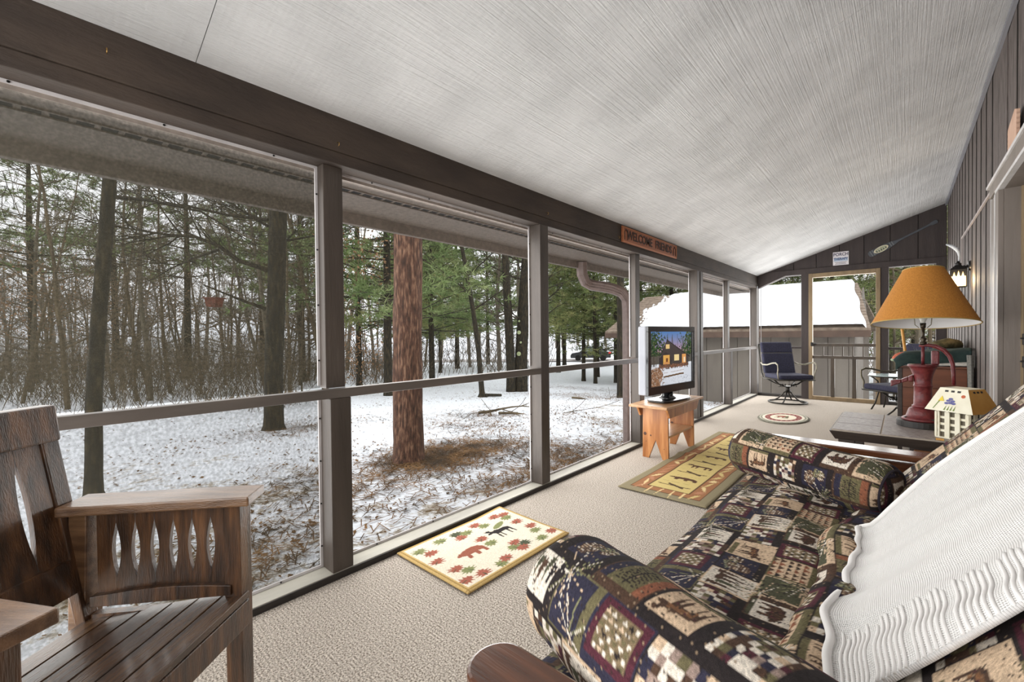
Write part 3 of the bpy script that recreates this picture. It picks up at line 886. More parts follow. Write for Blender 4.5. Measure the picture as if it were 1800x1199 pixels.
for _ in range(2600):
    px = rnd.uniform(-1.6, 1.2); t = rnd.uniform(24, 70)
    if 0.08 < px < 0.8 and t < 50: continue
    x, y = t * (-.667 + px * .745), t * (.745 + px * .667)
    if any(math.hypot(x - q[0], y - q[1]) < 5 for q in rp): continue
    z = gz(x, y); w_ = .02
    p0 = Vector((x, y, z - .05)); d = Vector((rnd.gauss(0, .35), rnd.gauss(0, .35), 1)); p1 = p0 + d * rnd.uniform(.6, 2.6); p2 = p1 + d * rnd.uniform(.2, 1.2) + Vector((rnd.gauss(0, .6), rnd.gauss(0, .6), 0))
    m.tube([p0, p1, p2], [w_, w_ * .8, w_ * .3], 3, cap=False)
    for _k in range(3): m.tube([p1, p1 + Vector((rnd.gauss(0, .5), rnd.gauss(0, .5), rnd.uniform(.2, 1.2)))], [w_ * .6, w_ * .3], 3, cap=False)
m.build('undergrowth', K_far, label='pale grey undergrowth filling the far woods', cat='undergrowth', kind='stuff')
# clinging dry leaves in the thicket
m = MB()
for _ in range(9000):
    g = rnd.randrange(26); r2 = random.Random(g); px = r2.uniform(-1.5, -.3); t = r2.uniform(12, 28); zc = r2.uniform(1.2, 5)
    x, y = t * (-.667 + px * .745) + rnd.gauss(0, .7), t * (.745 + px * .667) + rnd.gauss(0, .7)
    c = Vector((x, y, gz(x, y) + zc + rnd.gauss(0, .6))); u = Vector((rnd.gauss(0, 1), rnd.gauss(0, 1), rnd.gauss(0, 1))).normalized() * .05; v = u.cross(Vector((rnd.gauss(0, 1), rnd.gauss(0, 1), 1))).normalized() * .03
    m.add([c - u, c + v, c + u, c - v], [(0, 1, 2, 3)])
m.build('dry_leaves', mat('russet_leaves', (120, 88, 58), (156, 122, 90), 3, 0.9), label='clusters of russet dry leaves clinging in the thicket', cat='leaves', kind='stuff')

# leaf and needle litter on the snow
m = MB(); rnd = random.Random(21); cnt = 0
while cnt < 17000:
    x = -2.4 - rnd.expovariate(0.28); y = rnd.uniform(-3, 13)
    if x < -16: continue
    dens = .5 + .5 * math.sin(x * 1.7 + 2 * math.sin(y * .9)) * math.sin(y * 1.3 + math.sin(x))
    if rnd.random() > .12 + 1.3 * dens ** 3: continue
    s = rnd.uniform(.008, .026); a = rnd.uniform(0, 6.28)
    c = Vector((x, y, gz(x, y) + .012)); u = Vector((math.cos(a), math.sin(a), rnd.uniform(-.3, .3))) * s; v = Vector((-math.sin(a), math.cos(a), rnd.uniform(-.5, .5))) * s * rnd.uniform(.35, .7)
    m.add([c - u, c + v, c + u * .9, c - v], [(0, 1, 2, 3)]); cnt += 1
for (cx, cy, sx_, sy_, nn) in ((-4.2, 3.6, .35, .55, 2600), (-4.3, 3.1, .35, .35, 900), (-6.5, 6.2, .5, .4, 500), (-3.4, 4.5, .35, .3, 500), (-7.5, 3.1, .4, .5, 600), (-3.0, 5.2, .3, .6, 500), (-7.3, 11.3, .7, .6, 700), (-9.5, 14.2, 1.8, .5, 900), (-2.9, 3.2, .25, .4, 500), (-3.6, 2.2, .5, .4, 400), (-2.8, 4.1, .3, .3, 500), (-3.3, 1.0, .4, .3, 400), (-4.4, 1.9, .5, .3, 350), (-5.6, 5.0, .8, .4, 500), (-3.6, 7.0, .6, .5, 500)):
    for _ in range(nn):
        x, y = rnd.gauss(cx, sx_), rnd.gauss(cy, sy_)
        if x > -2.4: continue
        a = rnd.uniform(0, 6.28); l = rnd.uniform(.04, .09); c = Vector((x, y, gz(x, y) + rnd.uniform(.008, .03)))
        u = Vector((math.cos(a) * l, math.sin(a) * l, rnd.uniform(-.01, .01))); v = Vector((-math.sin(a), math.cos(a), 0)) * .004
        m.add([c - u - v, c - u + v, c + u + v, c + u - v], [(0, 1, 2, 3)])
m.build('leaf_litter', K_leaf, label='brown leaves and pine needles scattered on the snow', cat='litter', kind='stuff')

# nest box hanging in the thicket
nb = empty('nest_box', (-10.57, 2.63, 1.79), 0.6, 'small rust-coloured nest box hanging from the broken stub in the thicket', 'nest box')
W_rust = mat('rust_wood', (116, 62, 42), (92, 50, 36), 12, 0.8)
MB().hexa([(-.1, -.09, 0), (.1, -.09, 0), (.1, .09, 0), (-.1, .09, 0)], [(-.13, -.11, .17), (.13, -.11, .17), (.13, .11, .17), (-.13, .11, .17)]).build('box', W_rust, nb)
B(-.16, .16, -.14, .14, .17, .19).build('roof', W_rust, nb)
MB().tube([(0, 0, .19), (0, 0, .6)], .004, 4).build('cord', M_black, nb)

# ---- garage beyond the far wall
ga = empty('garage', (-3.9, 12.9, gz(-3.9, 12.9)), label='low brown garage with a snow-covered shingle roof behind the screen door', cat='building')
gl = ga.location
W_gar = mat('garage_siding', (112, 104, 96), (128, 120, 110), 3, 0.85, 0.15, 40, (1, 1, .2))
W_garw = mat('garage_fascia', (84, 66, 56), (98, 78, 66), 6, 0.8)
zt = 1.16 - gl.z; zr = 2.45 - gl.z
x0, x1 = -6.95 + 3.9, -0.84 + 3.9
k = 0; x = x0
while x < x1 - .01:
    xe = min(x1, x + .40)
    B(x + .006, xe - .006, 0, .03, -.3, zt).build('wall_plank', W_gar, ga)
    x = xe
B(x0, x1, .03, 5.0, -.3, zt - .05).build('wall', W_gar, ga)
for gx_ in (x0, x1):
    MB().prism([(gx_, .05, zt - .1), (gx_, 5.1, zt - .1), (gx_, 2.6, zr - .08)], (.03, 0, 0)).build('gable', W_gar, ga)
ex0, ex1, ey = -7.15 + 3.9, -0.53 + 3.9, -0.4
rf = MB().hexa([(ex0, ey, zt), (ex1, ey, zt), (ex1 - .42, 2.6, zr - .02), (ex0, 2.6, zr - .02)], [(ex0, ey, zt + .06), (ex1, ey, zt + .06), (ex1 - .42, 2.6, zr + .06), (ex0, 2.6, zr + .06)])
rf.hexa([(ex0, 2.6, zr - .02), (ex1 - .42, 2.6, zr - .02), (ex1, 5.6, zt), (ex0, 5.6, zt)], [(ex0, 2.6, zr + .06), (ex1 - .42, 2.6, zr + .06), (ex1, 5.6, zt + .06), (ex0, 5.6, zt + .06)])
M_shin = mat('brown_shingles', (116, 100, 86), (146, 130, 114), 9, 0.9, 0.3)
roof = rf.build('roof', M_shin, ga)
# shingle courses: each course a stepped strip
for k in range(16):
    f0, f1 = k / 16, (k + 1) / 16
    ya, yb = ey + f0 * (2.6 - ey), ey + f1 * (2.6 - ey); za, zb = zt + .06 + f0 * (zr - zt), zt + .06 + f1 * (zr - zt)
    ea, eb = ex1 - .42 * f0, ex1 - .42 * f1
    MB().hexa([(ex0, ya, za), (ea, ya, za), (eb, yb, zb), (ex0, yb, zb)], [(ex0, ya, za + .02), (ea, ya, za + .02), (eb, yb, zb + .006), (ex0, yb, zb + .006)]).build('shingle_course', M_shin, roof)
# snow blanket on the roof, thin and holed at the left edge
nx, ny = 110, 34
P = np.zeros((nx, ny, 3)); keep = np.zeros((nx, ny), bool); rnd = random.Random(4)
for i in range(nx):
    for j in range(ny):
        u, v = i / (nx - 1), j / (ny - 1)
        xx = ex0 + u * (ex1 - .08 - .42 * v + .02 * math.sin(v * 14) - ex0); yy = ey - .02 + v * (2.55 - ey)
        edge = 0.13 + 0.16 * (1 - v) * 0 + 0.03 * math.sin(v * 9) + rnd.uniform(-.03, .03)
        thick = .07 * (1 - math.exp(-max(0, u - edge) * 9)) + .035
        if u > .995: thick = .01
        if u < .5 and math.sin(v * 62 + 3 * math.sin(u * 15)) > .55 + u * .9: thick = .0
        if u < edge: thick = -.05
        P[i, j] = (xx, yy, zt + .06 + (v * (zr - zt)) + thick + rnd.uniform(-.004, .004))
MB().grid(P).build('snow', mat('roof_snow', (240, 243, 247), rough=.9, spec=.1), ga, smooth=True, label='white snow blanket on the roof')
B(ex0, ex1, ey - .03, ey, zt - .13, zt + .02).build('fascia', W_garw, ga)
B(ex0, ex1, ey, .0, zt - .03, zt - .0).build('eave_soffit', W_garw, ga)
for xx in (x1 + .15, x1 + .33):
    B(xx, xx + .1, .1, .2, -.3, zt).build('porch_post', W_gar, ga)

# ---- car parked on the road
cr_ = empty('car', (-26.9, 43.6, gz(-26.9, 43.6) + .08), math.atan2(6.5, 10) + PI, 'dark parked car with a red tail light out on the road', 'car')
M_car = mat('dark_car_paint', (34, 36, 40), (40, 42, 46), 3, 0.25, coat=.6)
prof = [(-2.25, .35), (-2.28, .75), (-2.2, .98), (-1.85, 1.06), (-1.25, 1.5), (-.3, 1.6), (.55, 1.5), (1.25, 1.0), (2.1, .86), (2.28, .6), (2.25, .3)]
bd = MB().prism([(px_, -.88, pz_) for px_, pz_ in prof], (0, 1.76, 0)); bd.build('body', M_car, cr_, bevel=.06)
M_cg = mat('car_glass', (150, 160, 160), (176, 184, 182), 3, 0.1)
for s in (-1, 1):
    y_ = s * .885
    MB().prism([(-1.55, y_, 1.08), (-1.15, y_, 1.42), (-.3, y_, 1.5), (-.3, y_, 1.06)], (0, s * .01, 0)).build('window', M_cg, cr_)
    MB().prism([(-.22, y_, 1.06), (-.22, y_, 1.5), (.5, y_, 1.42), (1.05, y_, 1.02)], (0, s * .01, 0)).build('window', M_cg, cr_)
    B(-2.30, -2.0, y_ - .16, y_ + .02, .82, .98).build('tail_light', mat('tail_red', (200, 40, 36), rough=.3, emit=(220, 40, 36), estr=.3), cr_)
    for wx in (-1.4, 1.4):
        wm = MB(); wm.tube([(wx, y_ - .1, .33), (wx, y_ + .06, .33)], .33, 18); wm.build('wheel', M_black, cr_)
MB().hexa([(-2.22, -.7, 1.02), (-1.32, -.66, 1.46), (-1.32, .66, 1.46), (-2.22, .7, 1.02)], [(-2.20, -.7, 1.05), (-1.30, -.66, 1.49), (-1.30, .66, 1.49), (-2.20, .7, 1.05)]).build('rear_window', M_cg, cr_)
MB().prism([(-1.7, -.8, 1.52), (.4, -.8, 1.6), (.4, .8, 1.6), (-1.7, .8, 1.52)], (0, 0, .04)).build('roof_snow', MATS['roof_snow'], cr_)

# ---- gutter downspout outside the fourth bay
M_ds = mat('taupe_downspout', (136, 118, 112), (150, 132, 126), 20, 0.5, .1)
ds = empty('downspout', (-2.25, 4.42, -0.3), label='corrugated taupe downspout curving from the eave down past the window', cat='downspout')
path = [(-2.6, 4.05, 1.93), (-2.6, 4.06, 1.80), (-2.585, 4.10, 1.72), (-2.55, 4.17, 1.685), (-2.45, 4.24, 1.665), (-2.36, 4.31, 1.64), (-2.29, 4.37, 1.60), (-2.255, 4.41, 1.53), (-2.25, 4.42, 1.42), (-2.25, 4.42, 0.5), (-2.25, 4.42, -0.25)]
path = [Vector(p) - Vector(ds.location) for p in path]
MB().tube(path, .06, 8).build('pipe', M_ds, ds, bevel=.0)
rib = MB()
for off in (-.028, 0, .028):
    rib.tube([p + Vector((.058, off, 0)) for p in path[7:]], .009, 5)
    rib.tube([p + Vector((.02, -.055, off)) for p in path[2:8]], .009, 5)
rib.build('rib', M_ds, ds)

# ================================================================== printed patterns
class Canvas:
    """small flat-print raster, sampled onto mesh vertices; unit square, u to the right, v up"""
    def __init__(self, w, h, bg):
        self.w, self.h = w, h
        self.a = np.zeros((h, w, 3)); self.a[:] = lin(bg)
        self.X, self.Y = np.meshgrid((np.arange(w) + .5) / w, (np.arange(h) + .5) / h)

    def _win(self, x0, x1, y0, y1):
        i0, i1 = max(0, int(x0 * self.w) - 1), min(self.w, int(x1 * self.w) + 2); j0, j1 = max(0, int(y0 * self.h) - 1), min(self.h, int(y1 * self.h) + 2)
        return slice(j0, max(j0, j1)), slice(i0, max(i0, i1))

    def poly(self, pts, c):
        xs = [p[0] for p in pts]; ys_ = [p[1] for p in pts]
        s_ = self._win(min(xs), max(xs), min(ys_), max(ys_)); X, Y = self.X[s_], self.Y[s_]
        ins = np.zeros(X.shape, bool); n = len(pts)
        for i in range(n):
            (ax, ay), (bx, by) = pts[i], pts[(i + 1) % n]
            if ay == by: continue
            ins ^= ((ay > Y) != (by > Y)) & (X < (bx - ax) * (Y - ay) / (by - ay) + ax)
        self.a[s_][ins] = lin(c)

    def rect(self, x0, y0, x1, y1, c): self.poly([(x0, y0), (x1, y0), (x1, y1), (x0, y1)], c)

    def ell(self, cx, cy, rx, ry, c, rot=0.0):
        r = max(rx, ry); s_ = self._win(cx - r, cx + r, cy - r, cy + r); X, Y = self.X[s_] - cx, self.Y[s_] - cy
        x = X * math.cos(rot) + Y * math.sin(rot); y = -X * math.sin(rot) + Y * math.cos(rot)
        self.a[s_][(x / rx) ** 2 + (y / ry) ** 2 < 1] = lin(c)

    def line(self, x0, y0, x1, y1, w, c):
        d = math.hypot(x1 - x0, y1 - y0) + 1e-9; nx, ny = -(y1 - y0) / d * w / 2, (x1 - x0) / d * w / 2
        self.poly([(x0 + nx, y0 + ny), (x1 + nx, y1 + ny), (x1 - nx, y1 - ny), (x0 - nx, y0 - ny)], c)

    def shape(self, pts, cx, cy, sx, sy, c, rot=0.0):
        co, si = math.cos(rot), math.sin(rot)
        self.poly([(cx + (x * co * sx - y * si * sy), cy + (x * si * sx + y * co * sy)) for x, y in pts], c)

    def fir(self, cx, cy, w, h, c, tiers=5):
        for t in range(tiers):
            y0 = cy + h * t / (tiers + .6); ww = w * (1 - t / (tiers + .5)) / 2
            self.poly([(cx - ww, y0), (cx + ww, y0), (cx, y0 + h * 1.7 / tiers)], c)
        self.rect(cx - w * .04, cy - h * .1, cx + w * .04, cy, c)

    def sample(self, u, v):
        i = np.clip((np.mod(u, 1.0) * self.w).astype(int), 0, self.w - 1); j = np.clip((np.mod(v, 1.0) * self.h).astype(int), 0, self.h - 1)
        return self.a[j, i]


BEAR = [(-.5, .05), (-.46, .16), (-.38, .2), (-.36, .27), (-.31, .22), (-.2, .3), (0, .34), (.2, .33), (.36, .26), (.45, .1), (.46, -.3), (.34, -.3), (.33, -.1), (.2, -.05), (.16, -.3), (.05, -.3), (.04, -.06), (-.12, -.08), (-.16, -.3), (-.28, -.3), (-.26, -.05), (-.36, .02)]
MOOSE = [(-.5, .12), (-.44, .22), (-.36, .25), (-.46, .34), (-.5, .48), (-.42, .4), (-.38, .5), (-.33, .4), (-.26, .48), (-.28, .34), (-.24, .26), (-.1, .3), (.05, .24), (.3, .22), (.42, .14), (.44, 0), (.42, -.45), (.37, -.45), (.36, -.08), (.28, -.06), (.26, -.45), (.21, -.45), (.19, -.03), (-.02, -.03), (-.05, -.45), (-.1, -.45), (-.1, -.08), (-.16, -.06), (-.2, -.45), (-.25, -.45), (-.23, .02), (-.3, .1), (-.4, .07)]
LEAF = [(0, -.5), (.06, -.34), (.3, -.38), (.18, -.2), (.42, -.14), (.2, -.02), (.36, .14), (.15, .16), (.2, .36), (.06, .32), (0, .5), (-.06, .32), (-.2, .36), (-.15, .16), (-.36, .14), (-.2, -.02), (-.42, -.14), (-.18, -.2), (-.3, -.38), (-.06, -.34)]
FISH = [(-.5, 0), (-.3, .12), (0, .16), (.25, .08), (.38, .02), (.5, .14), (.46, 0), (.5, -.14), (.38, -.02), (.25, -.08), (0, -.14), (-.3, -.1)]

NAVY, BURG, OLIVE, TAN, CREAM, DBRN, INK, RUST, MOSS = (48, 46, 62), (80, 40, 50), (104, 97, 70), (204, 178, 150), (220, 210, 196), (78, 58, 46), (42, 36, 36), (138, 88, 66), (78, 78, 60)


def fabric():
    r = random.Random(14); c = Canvas(480, 480, INK); n = 4; q = 1.0 / n
    kinds = ['moose', 'checker', 'fir', 'cone', 'plaid', 'bear', 'spray', 'zig', 'checker', 'cone', 'stripe', 'moose', 'fir', 'spray', 'plaid', 'checker']
    for k, kd in enumerate(kinds):
        i, j = k % n, k // n
        x0, y0 = i * q + (q * .5 if j % 2 else 0), j * q
        if x0 >= .999: x0 -= 1
        for xo in (0, -1):
            X0 = x0 + xo
            if X0 >= 1 or X0 + q <= 0: continue
            rr = random.Random(k)
            b = q * .05
            c.rect(X0, y0, X0 + q, y0 + q, rr.choice((NAVY, INK, OLIVE, INK, DBRN, MOSS, TAN)))
            a0, b0, a1, b1 = X0 + b, y0 + b, X0 + q - b * rr.choice((.6, 4)), y0 + q - b * rr.choice((.6, 3.2))
            w, h = a1 - a0, b1 - b0; mx, my = (a0 + a1) / 2, (b0 + b1) / 2
            if kd == 'moose':
                c.rect(a0, b0, a1, b1, TAN); c.rect(a0, b0, a1, b0 + h * .14, OLIVE)
                c.shape(MOOSE, mx, my + h * .08, w * .9, h * .8, DBRN); c.shape(MOOSE, mx + w * .02, my + h * .12, w * .55, h * .3, (120, 84, 58))
                for _ in range(40): c.ell(mx + rr.uniform(-.3, .35) * w, my + rr.uniform(-.02, .26) * h, w * .012, h * .02, rr.choice((INK, (150, 116, 88), BURG)))
            elif kd == 'bear':
                c.rect(a0, b0, a1, b1, CREAM); c.shape(BEAR, mx, my, w * .95, h * .95, DBRN)
                for _ in range(90): c.ell(mx + rr.uniform(-.35, .4) * w, my + rr.uniform(-.08, .28) * h, w * .015, h * .025, rr.choice((INK, BURG, (110, 80, 58))))
                c.rect(a0, b0, a1, b0 + h * .1, MOSS)
            elif kd == 'fir':
                c.rect(a0, b0, a1, b1, CREAM)
                for t in range(5): c.fir(a0 + w * (.12 + .19 * t), b0 + h * rr.uniform(.05, .3), w * .26, h * rr.uniform(.45, .7), rr.choice((INK, MOSS, DBRN)), 6)
            elif kd == 'cone':
                c.rect(a0, b0, a1, b1, NAVY)
                for (ex, ey_, s) in ((mx - w * .16, my + h * .05, 1.0), (mx + w * .28, my - h * .15, .7)):
                    c.ell(ex, ey_, w * .24 * s, h * .34 * s, DBRN)
                    for rw in range(9):
                        for cl in range(6):
                            dx = (cl - 2.5 + (rw % 2) * .5) * .085 * s; dy = (rw - 4) * .07 * s
                            if (dx / .23 / s) ** 2 + (dy / .33 / s) ** 2 < 1: c.ell(ex + dx * w, ey_ + dy * h, w * .032 * s, h * .026 * s, rr.choice((CREAM, TAN, (168, 150, 132), (120, 100, 90))))
                for _ in range(14):
                    an = rr.uniform(.4, 2.7); c.line(mx, b0 + h * .08, mx + math.cos(an) * w * .5, b0 + h * .08 + math.sin(an) * h * .4, .0035, rr.choice((OLIVE, (150, 150, 120))))
            elif kd == 'checker':
                for p in range(7):
                    for s in range(7): c.rect(a0 + w * p / 7, b0 + h * s / 7, a0 + w * (p + 1) / 7, b0 + h * (s + 1) / 7, rr.choice((NAVY, CREAM, TAN, CREAM, BURG, (150, 130, 120), OLIVE, DBRN)))
            elif kd == 'plaid':
                c.rect(a0, b0, a1, b1, BURG); c.rect(a0 + w * .13, b0 + h * .13, a1 - w * .13, b1 - h * .13, (120, 104, 80))
                for p in range(6):
                    for s in range(6): c.ell(a0 + w * (.2 + .12 * p), b0 + h * (.2 + .12 * s), w * .042, h * .042, CREAM if (p + s) % 2 else rr.choice((INK, OLIVE, TAN)))
            elif kd == 'spray':
                c.rect(a0, b0, a1, b1, rr.choice((OLIVE, MOSS, NAVY)))
                for (ex, ey_) in ((a0 + w * .1, b0 + h * .1), (a1 - w * .15, b1 - h * .1)):
                    for _ in range(26):
                        an = rr.uniform(0, 6.28); c.line(ex, ey_, ex + math.cos(an) * w * .62, ey_ + math.sin(an) * h * .62, .004, rr.choice((INK, TAN, (132, 130, 96), INK, CREAM)))
                c.a = c.a  # spill over the edge is part of the print
            elif kd == 'zig':
                c.rect(a0, b0, a1, b1, TAN)
                for p in range(5):
                    for s in range(5): c.poly([(a0 + w * s / 5, b0 + h * p / 5), (a0 + w * (s + 1) / 5, b0 + h * p / 5), (a0 + w * (s + .5) / 5, b0 + h * (p + .8) / 5)], rr.choice((DBRN, INK, RUST)))
            else:
                c.rect(a0, b0, a1, b1, OLIVE); c.line(mx, b0 + h * .08, mx, b1 - h * .08, w * .04, INK)
                for t in range(8):
                    yy = b0 + h * (.15 + .09 * t); c.line(mx, yy, mx + w * .22, yy + h * .09, w * .025, INK); c.line(mx, yy, mx - w * .22, yy + h * .09, w * .025, INK)
                c.rect(a0, b0, a0 + w * .2, b1, NAVY); c.rect(a1 - w * .2, b0, a1, b1, RUST)
    # woven flecks
    fl = NPR.random((480, 480, 1)); c.a = c.a * (0.72 + 0.5 * fl)
    sp = NPR.random((480, 480)); c.a[sp > .985] = lin((150, 128, 104)); c.a[sp < .03] = lin((46, 38, 36)); c.a *= .9
    return c


FAB = fabric()
M_fab = print_mat('lodge_tapestry', 0.95, 650, 0.3, 0.5, 0, .22)


def printed_grid(name, P, U, V, canvas, m, parent=None, close=False, **kw):
    mb = MB().grid(P)
    o = mb.build(name, m, parent, smooth=True, **kw)
    set_cols(o, canvas.sample(U.ravel(), V.ravel()))
    return o


def sweep(prof, y0, y1, ny, step, bulge=None):
    """cloth surface: profile polyline (x,z) resampled at step, swept along Y with rounded ends -> P, U, V (metres)"""
    pr = np.array(prof); d = np.r_[0, np.cumsum(np.hypot(*np.diff(pr, axis=0).T))]
    n = int(d[-1] / step) + 1; s = np.linspace(0, d[-1], n); px = np.interp(s, d, pr[:, 0]); pz = np.interp(s, d, pr[:, 1])
    for _ in range(6):
        px[1:-1] = (px[:-2] + px[1:-1] + px[2:]) / 3; pz[1:-1] = (pz[:-2] + pz[1:-1] + pz[2:]) / 3
    ys_ = np.linspace(y0, y1, ny)
    P = np.zeros((ny, n, 3)); P[:, :, 0] = px[None]; P[:, :, 1] = ys_[:, None]; P[:, :, 2] = pz[None]
    return P, np.repeat(ys_[:, None], n, 1), np.repeat(s[None], ny, 0)


# ================================================================== futon sofa
W_fut = mat('futon_hardwood', (70, 38, 22), (112, 66, 38), 5, 0.25, 0.1, 40, (0.35, 5, 5), coat=0.5, c3=(88, 50, 28))
fu = empty('futon_sofa', (-0.15, 1.63, 0), label='futon sofa in lodge patchwork tapestry with rolled bolster pillows and dark wood arms', cat='sofa')
fo = Vector(fu.location)
REL = lambda P: P - np.array(fo)


def fbuild(mb, name, m, parent=fu, **kw):
    mb.v = [tuple(Vector(p) - (fo if parent is fu else fo)) for p in mb.v]
    return mb.build(name, m, parent, **kw)


for ya, yb in ((0.475, 0.590), (2.655, 2.775)):
    # arm board with a rounded front end
    pts = []
    xe = -0.56
    for k in range(13):
        a = PI / 2 + PI * k / 12
        pts.append((xe + 0.045 + math.cos(a) * 0.05 * (1.0), (ya + yb) / 2 - math.sin(a) * -(yb - ya) / 2, 0.555))
    pts = [(0.36, yb, 0.555)] + pts + [(0.36, ya, 0.555)]
    arm = fbuild(MB().prism(pts, (0, 0, 0.03)), 'armrest', W_fut, bevel=0.006)
    ym = (ya + yb) / 2
    fbuild(B(-0.52, -0.45, ym - .03, ym + .03, 0, .555), 'leg', W_fut, bevel=.004)
    fbuild(B(0.26, 0.33, ym - .03, ym + .03, 0, .555), 'leg', W_fut, bevel=.004)
    fbuild(B(-0.45, 0.26, ym - .02, ym + .02, .14, .21), 'side_rail', W_fut, bevel=.004)
    fbuild(B(-0.45, 0.26, ym - .02, ym + .02, .47, .54), 'side_rail', W_fut, bevel=.004)
    for k in range(6):
        x = -0.38 + k * .11
        fbuild(B(x, x + .05, ym - .012, ym + .012, .21, .47), 'slat', W_fut)
fbuild(B(-0.50, -0.47, 0.56, 2.69, 0.16, 0.25), 'front_rail', W_fut, bevel=.004)
fbuild(B(0.27, 0.30, 0.56, 2.69, 0.16, 0.25), 'rear_rail', W_fut, bevel=.004)
ST = 0.0038
# seat mattress: front drop, rounded nose, crowned top, tuck at the back
prof = [(-0.52, 0.20), (-0.615, 0.205), (-0.645, 0.27), (-0.64, 0.36), (-0.60, 0.415), (-0.52, 0.437), (-0.36, 0.448), (-0.2, 0.440), (-0.10, 0.418), (-0.045, 0.385), (-0.03, 0.33)]
P, Ym, Sm = sweep(prof, 0.60, 2.645, 520, ST)
e_ = np.clip(np.minimum(Ym - 0.60, 2.645 - Ym) / 0.09, 0, 1); P[:, :, 2] -= (0.06 * (1 - np.sqrt(1 - (1 - e_) ** 2)))
P[:, :, 2] += 0.006 * np.sin(Ym * 9 + P[:, :, 0] * 7) + 0.004 * np.sin(P[:, :, 0] * 26 + Ym * 5)
printed_grid('seat_cushion', REL(P), Ym / 0.5, Sm / 0.5, FAB, M_fab, fu)
# back mattress
prof = [(-0.02, 0.36), (-0.075, 0.39), (-0.065, 0.45), (-0.005, 0.535), (0.085, 0.645), (0.185, 0.765), (0.28, 0.88), (0.33, 0.945), (0.37, 0.97), (0.41, 0.96), (0.43, 0.92), (0.425, 0.86), (0.35, 0.72)]
P, Ym, Sm = sweep(prof, 0.56, 2.60, 520, ST)
e_ = np.clip(np.minimum(Ym - 0.56, 2.60 - Ym) / 0.14, 0, 1); k_ = (1 - np.sqrt(1 - (1 - e_) ** 2))
P[:, :, 0] += 0.09 * k_; P[:, :, 2] -= 0.07 * k_
P[:, :, 0] += 0.006 * np.sin(Ym * 8) * np.sin(P[:, :, 2] * 9)
printed_grid('back_cushion', REL(P), Ym / 0.5 + .31, Sm / 0.5 + .4, FAB, M_fab, fu)
# ruffled fold where seat meets back
prof = [(-0.205, 0.40), (-0.20, 0.445), (-0.165, 0.475), (-0.115, 0.477), (-0.07, 0.455), (-0.05, 0.41)]
P, Ym, Sm = sweep(prof, 1.05, 2.36, 260, ST)
P[:, :, 2] += 0.008 * np.sin(Ym * 15) + 0.004 * np.sin(Ym * 41) - .05 * np.clip((Ym - 2.0) / .36, 0, 1); P[:, :, 0] += 0.014 * np.sin(Ym * 9 + 1) + .05 * np.clip((Ym - 1.8) / .5, 0, 1)
printed_grid('fabric_fold', REL(P), Ym / 0.62 + .1, Sm / 0.5 + .3, FAB, M_fab, fu)


def bolster(pa, pb, r, u0, sq=0.94):
    """rolled pillow between two end centres, with sewn disc ends"""
    pa, pb = np.array(pa), np.array(pb); ax = pb - pa; ln = np.linalg.norm(ax); ax = ax / ln
    sd_ = np.cross((0, 0, 1.0), ax); sd_ /= np.linalg.norm(sd_); up_ = np.cross(ax, sd_)
    nr, nc = int(ln / ST), int(2 * PI * r / ST)
    xs = np.linspace(0, ln, nr); an = np.linspace(0, 2 * PI, nc)
    e = np.clip(np.minimum(xs, ln - xs) / 0.05, 0, 1); rr = r * (0.80 + 0.20 * np.sqrt(np.clip(1 - (1 - e) ** 2, 0, 1)))
    rr = rr * (1 + 0.015 * np.sin(xs * 23 + pa[1] * 3))
    ring = lambda rad: rad[..., None] * (np.cos(an)[:, None] * sd_ + np.sin(an)[:, None] * sq * up_)
    P = pa + xs[:, None, None] * ax + rr[:, None, None] * (np.cos(an)[None, :, None] * sd_ + np.sin(an)[None, :, None] * sq * up_)
    o = printed_grid('bolster', REL(P), np.repeat(xs[:, None], nc, 1) / .5 + u0, np.repeat((an * r)[None], nr, 0) / .5 + u0 * 1.7, FAB, M_fab, fu, label='rolled patchwork bolster pillow')
    for c_, sg in ((pa, -1), (pb, 1)):
        q = np.linspace(0, 1, 28)
        Pd = c_ + (sg * 0.018 * (1 - q ** 2))[:, None, None] * ax + (q * r * .81)[:, None, None] * (np.cos(an)[None, :, None] * sd_ + np.sin(an)[None, :, None] * sq * up_)
        printed_grid('end_panel', REL(Pd), Pd[:, :, 1] / .45 + u0, Pd[:, :, 2] / .45 + .2, FAB, M_fab, o)
        pip = MB(); pip.tube([tuple(c_ + r * .82 * (math.cos(t) * sd_ + math.sin(t) * sq * up_)) for t in np.linspace(0, 2 * PI, 40)], .005, 6)
        fbuild(pip, 'piping', mat('navy_piping', (40, 34, 44), rough=.9), o)
    return o


bolster((-0.585, 0.85, 0.56), (-0.04, 0.60, 0.60), 0.128, 0.13)
bolster((-0.62, 2.47, 0.548), (-0.03, 2.22, 0.52), 0.118, 0.52)

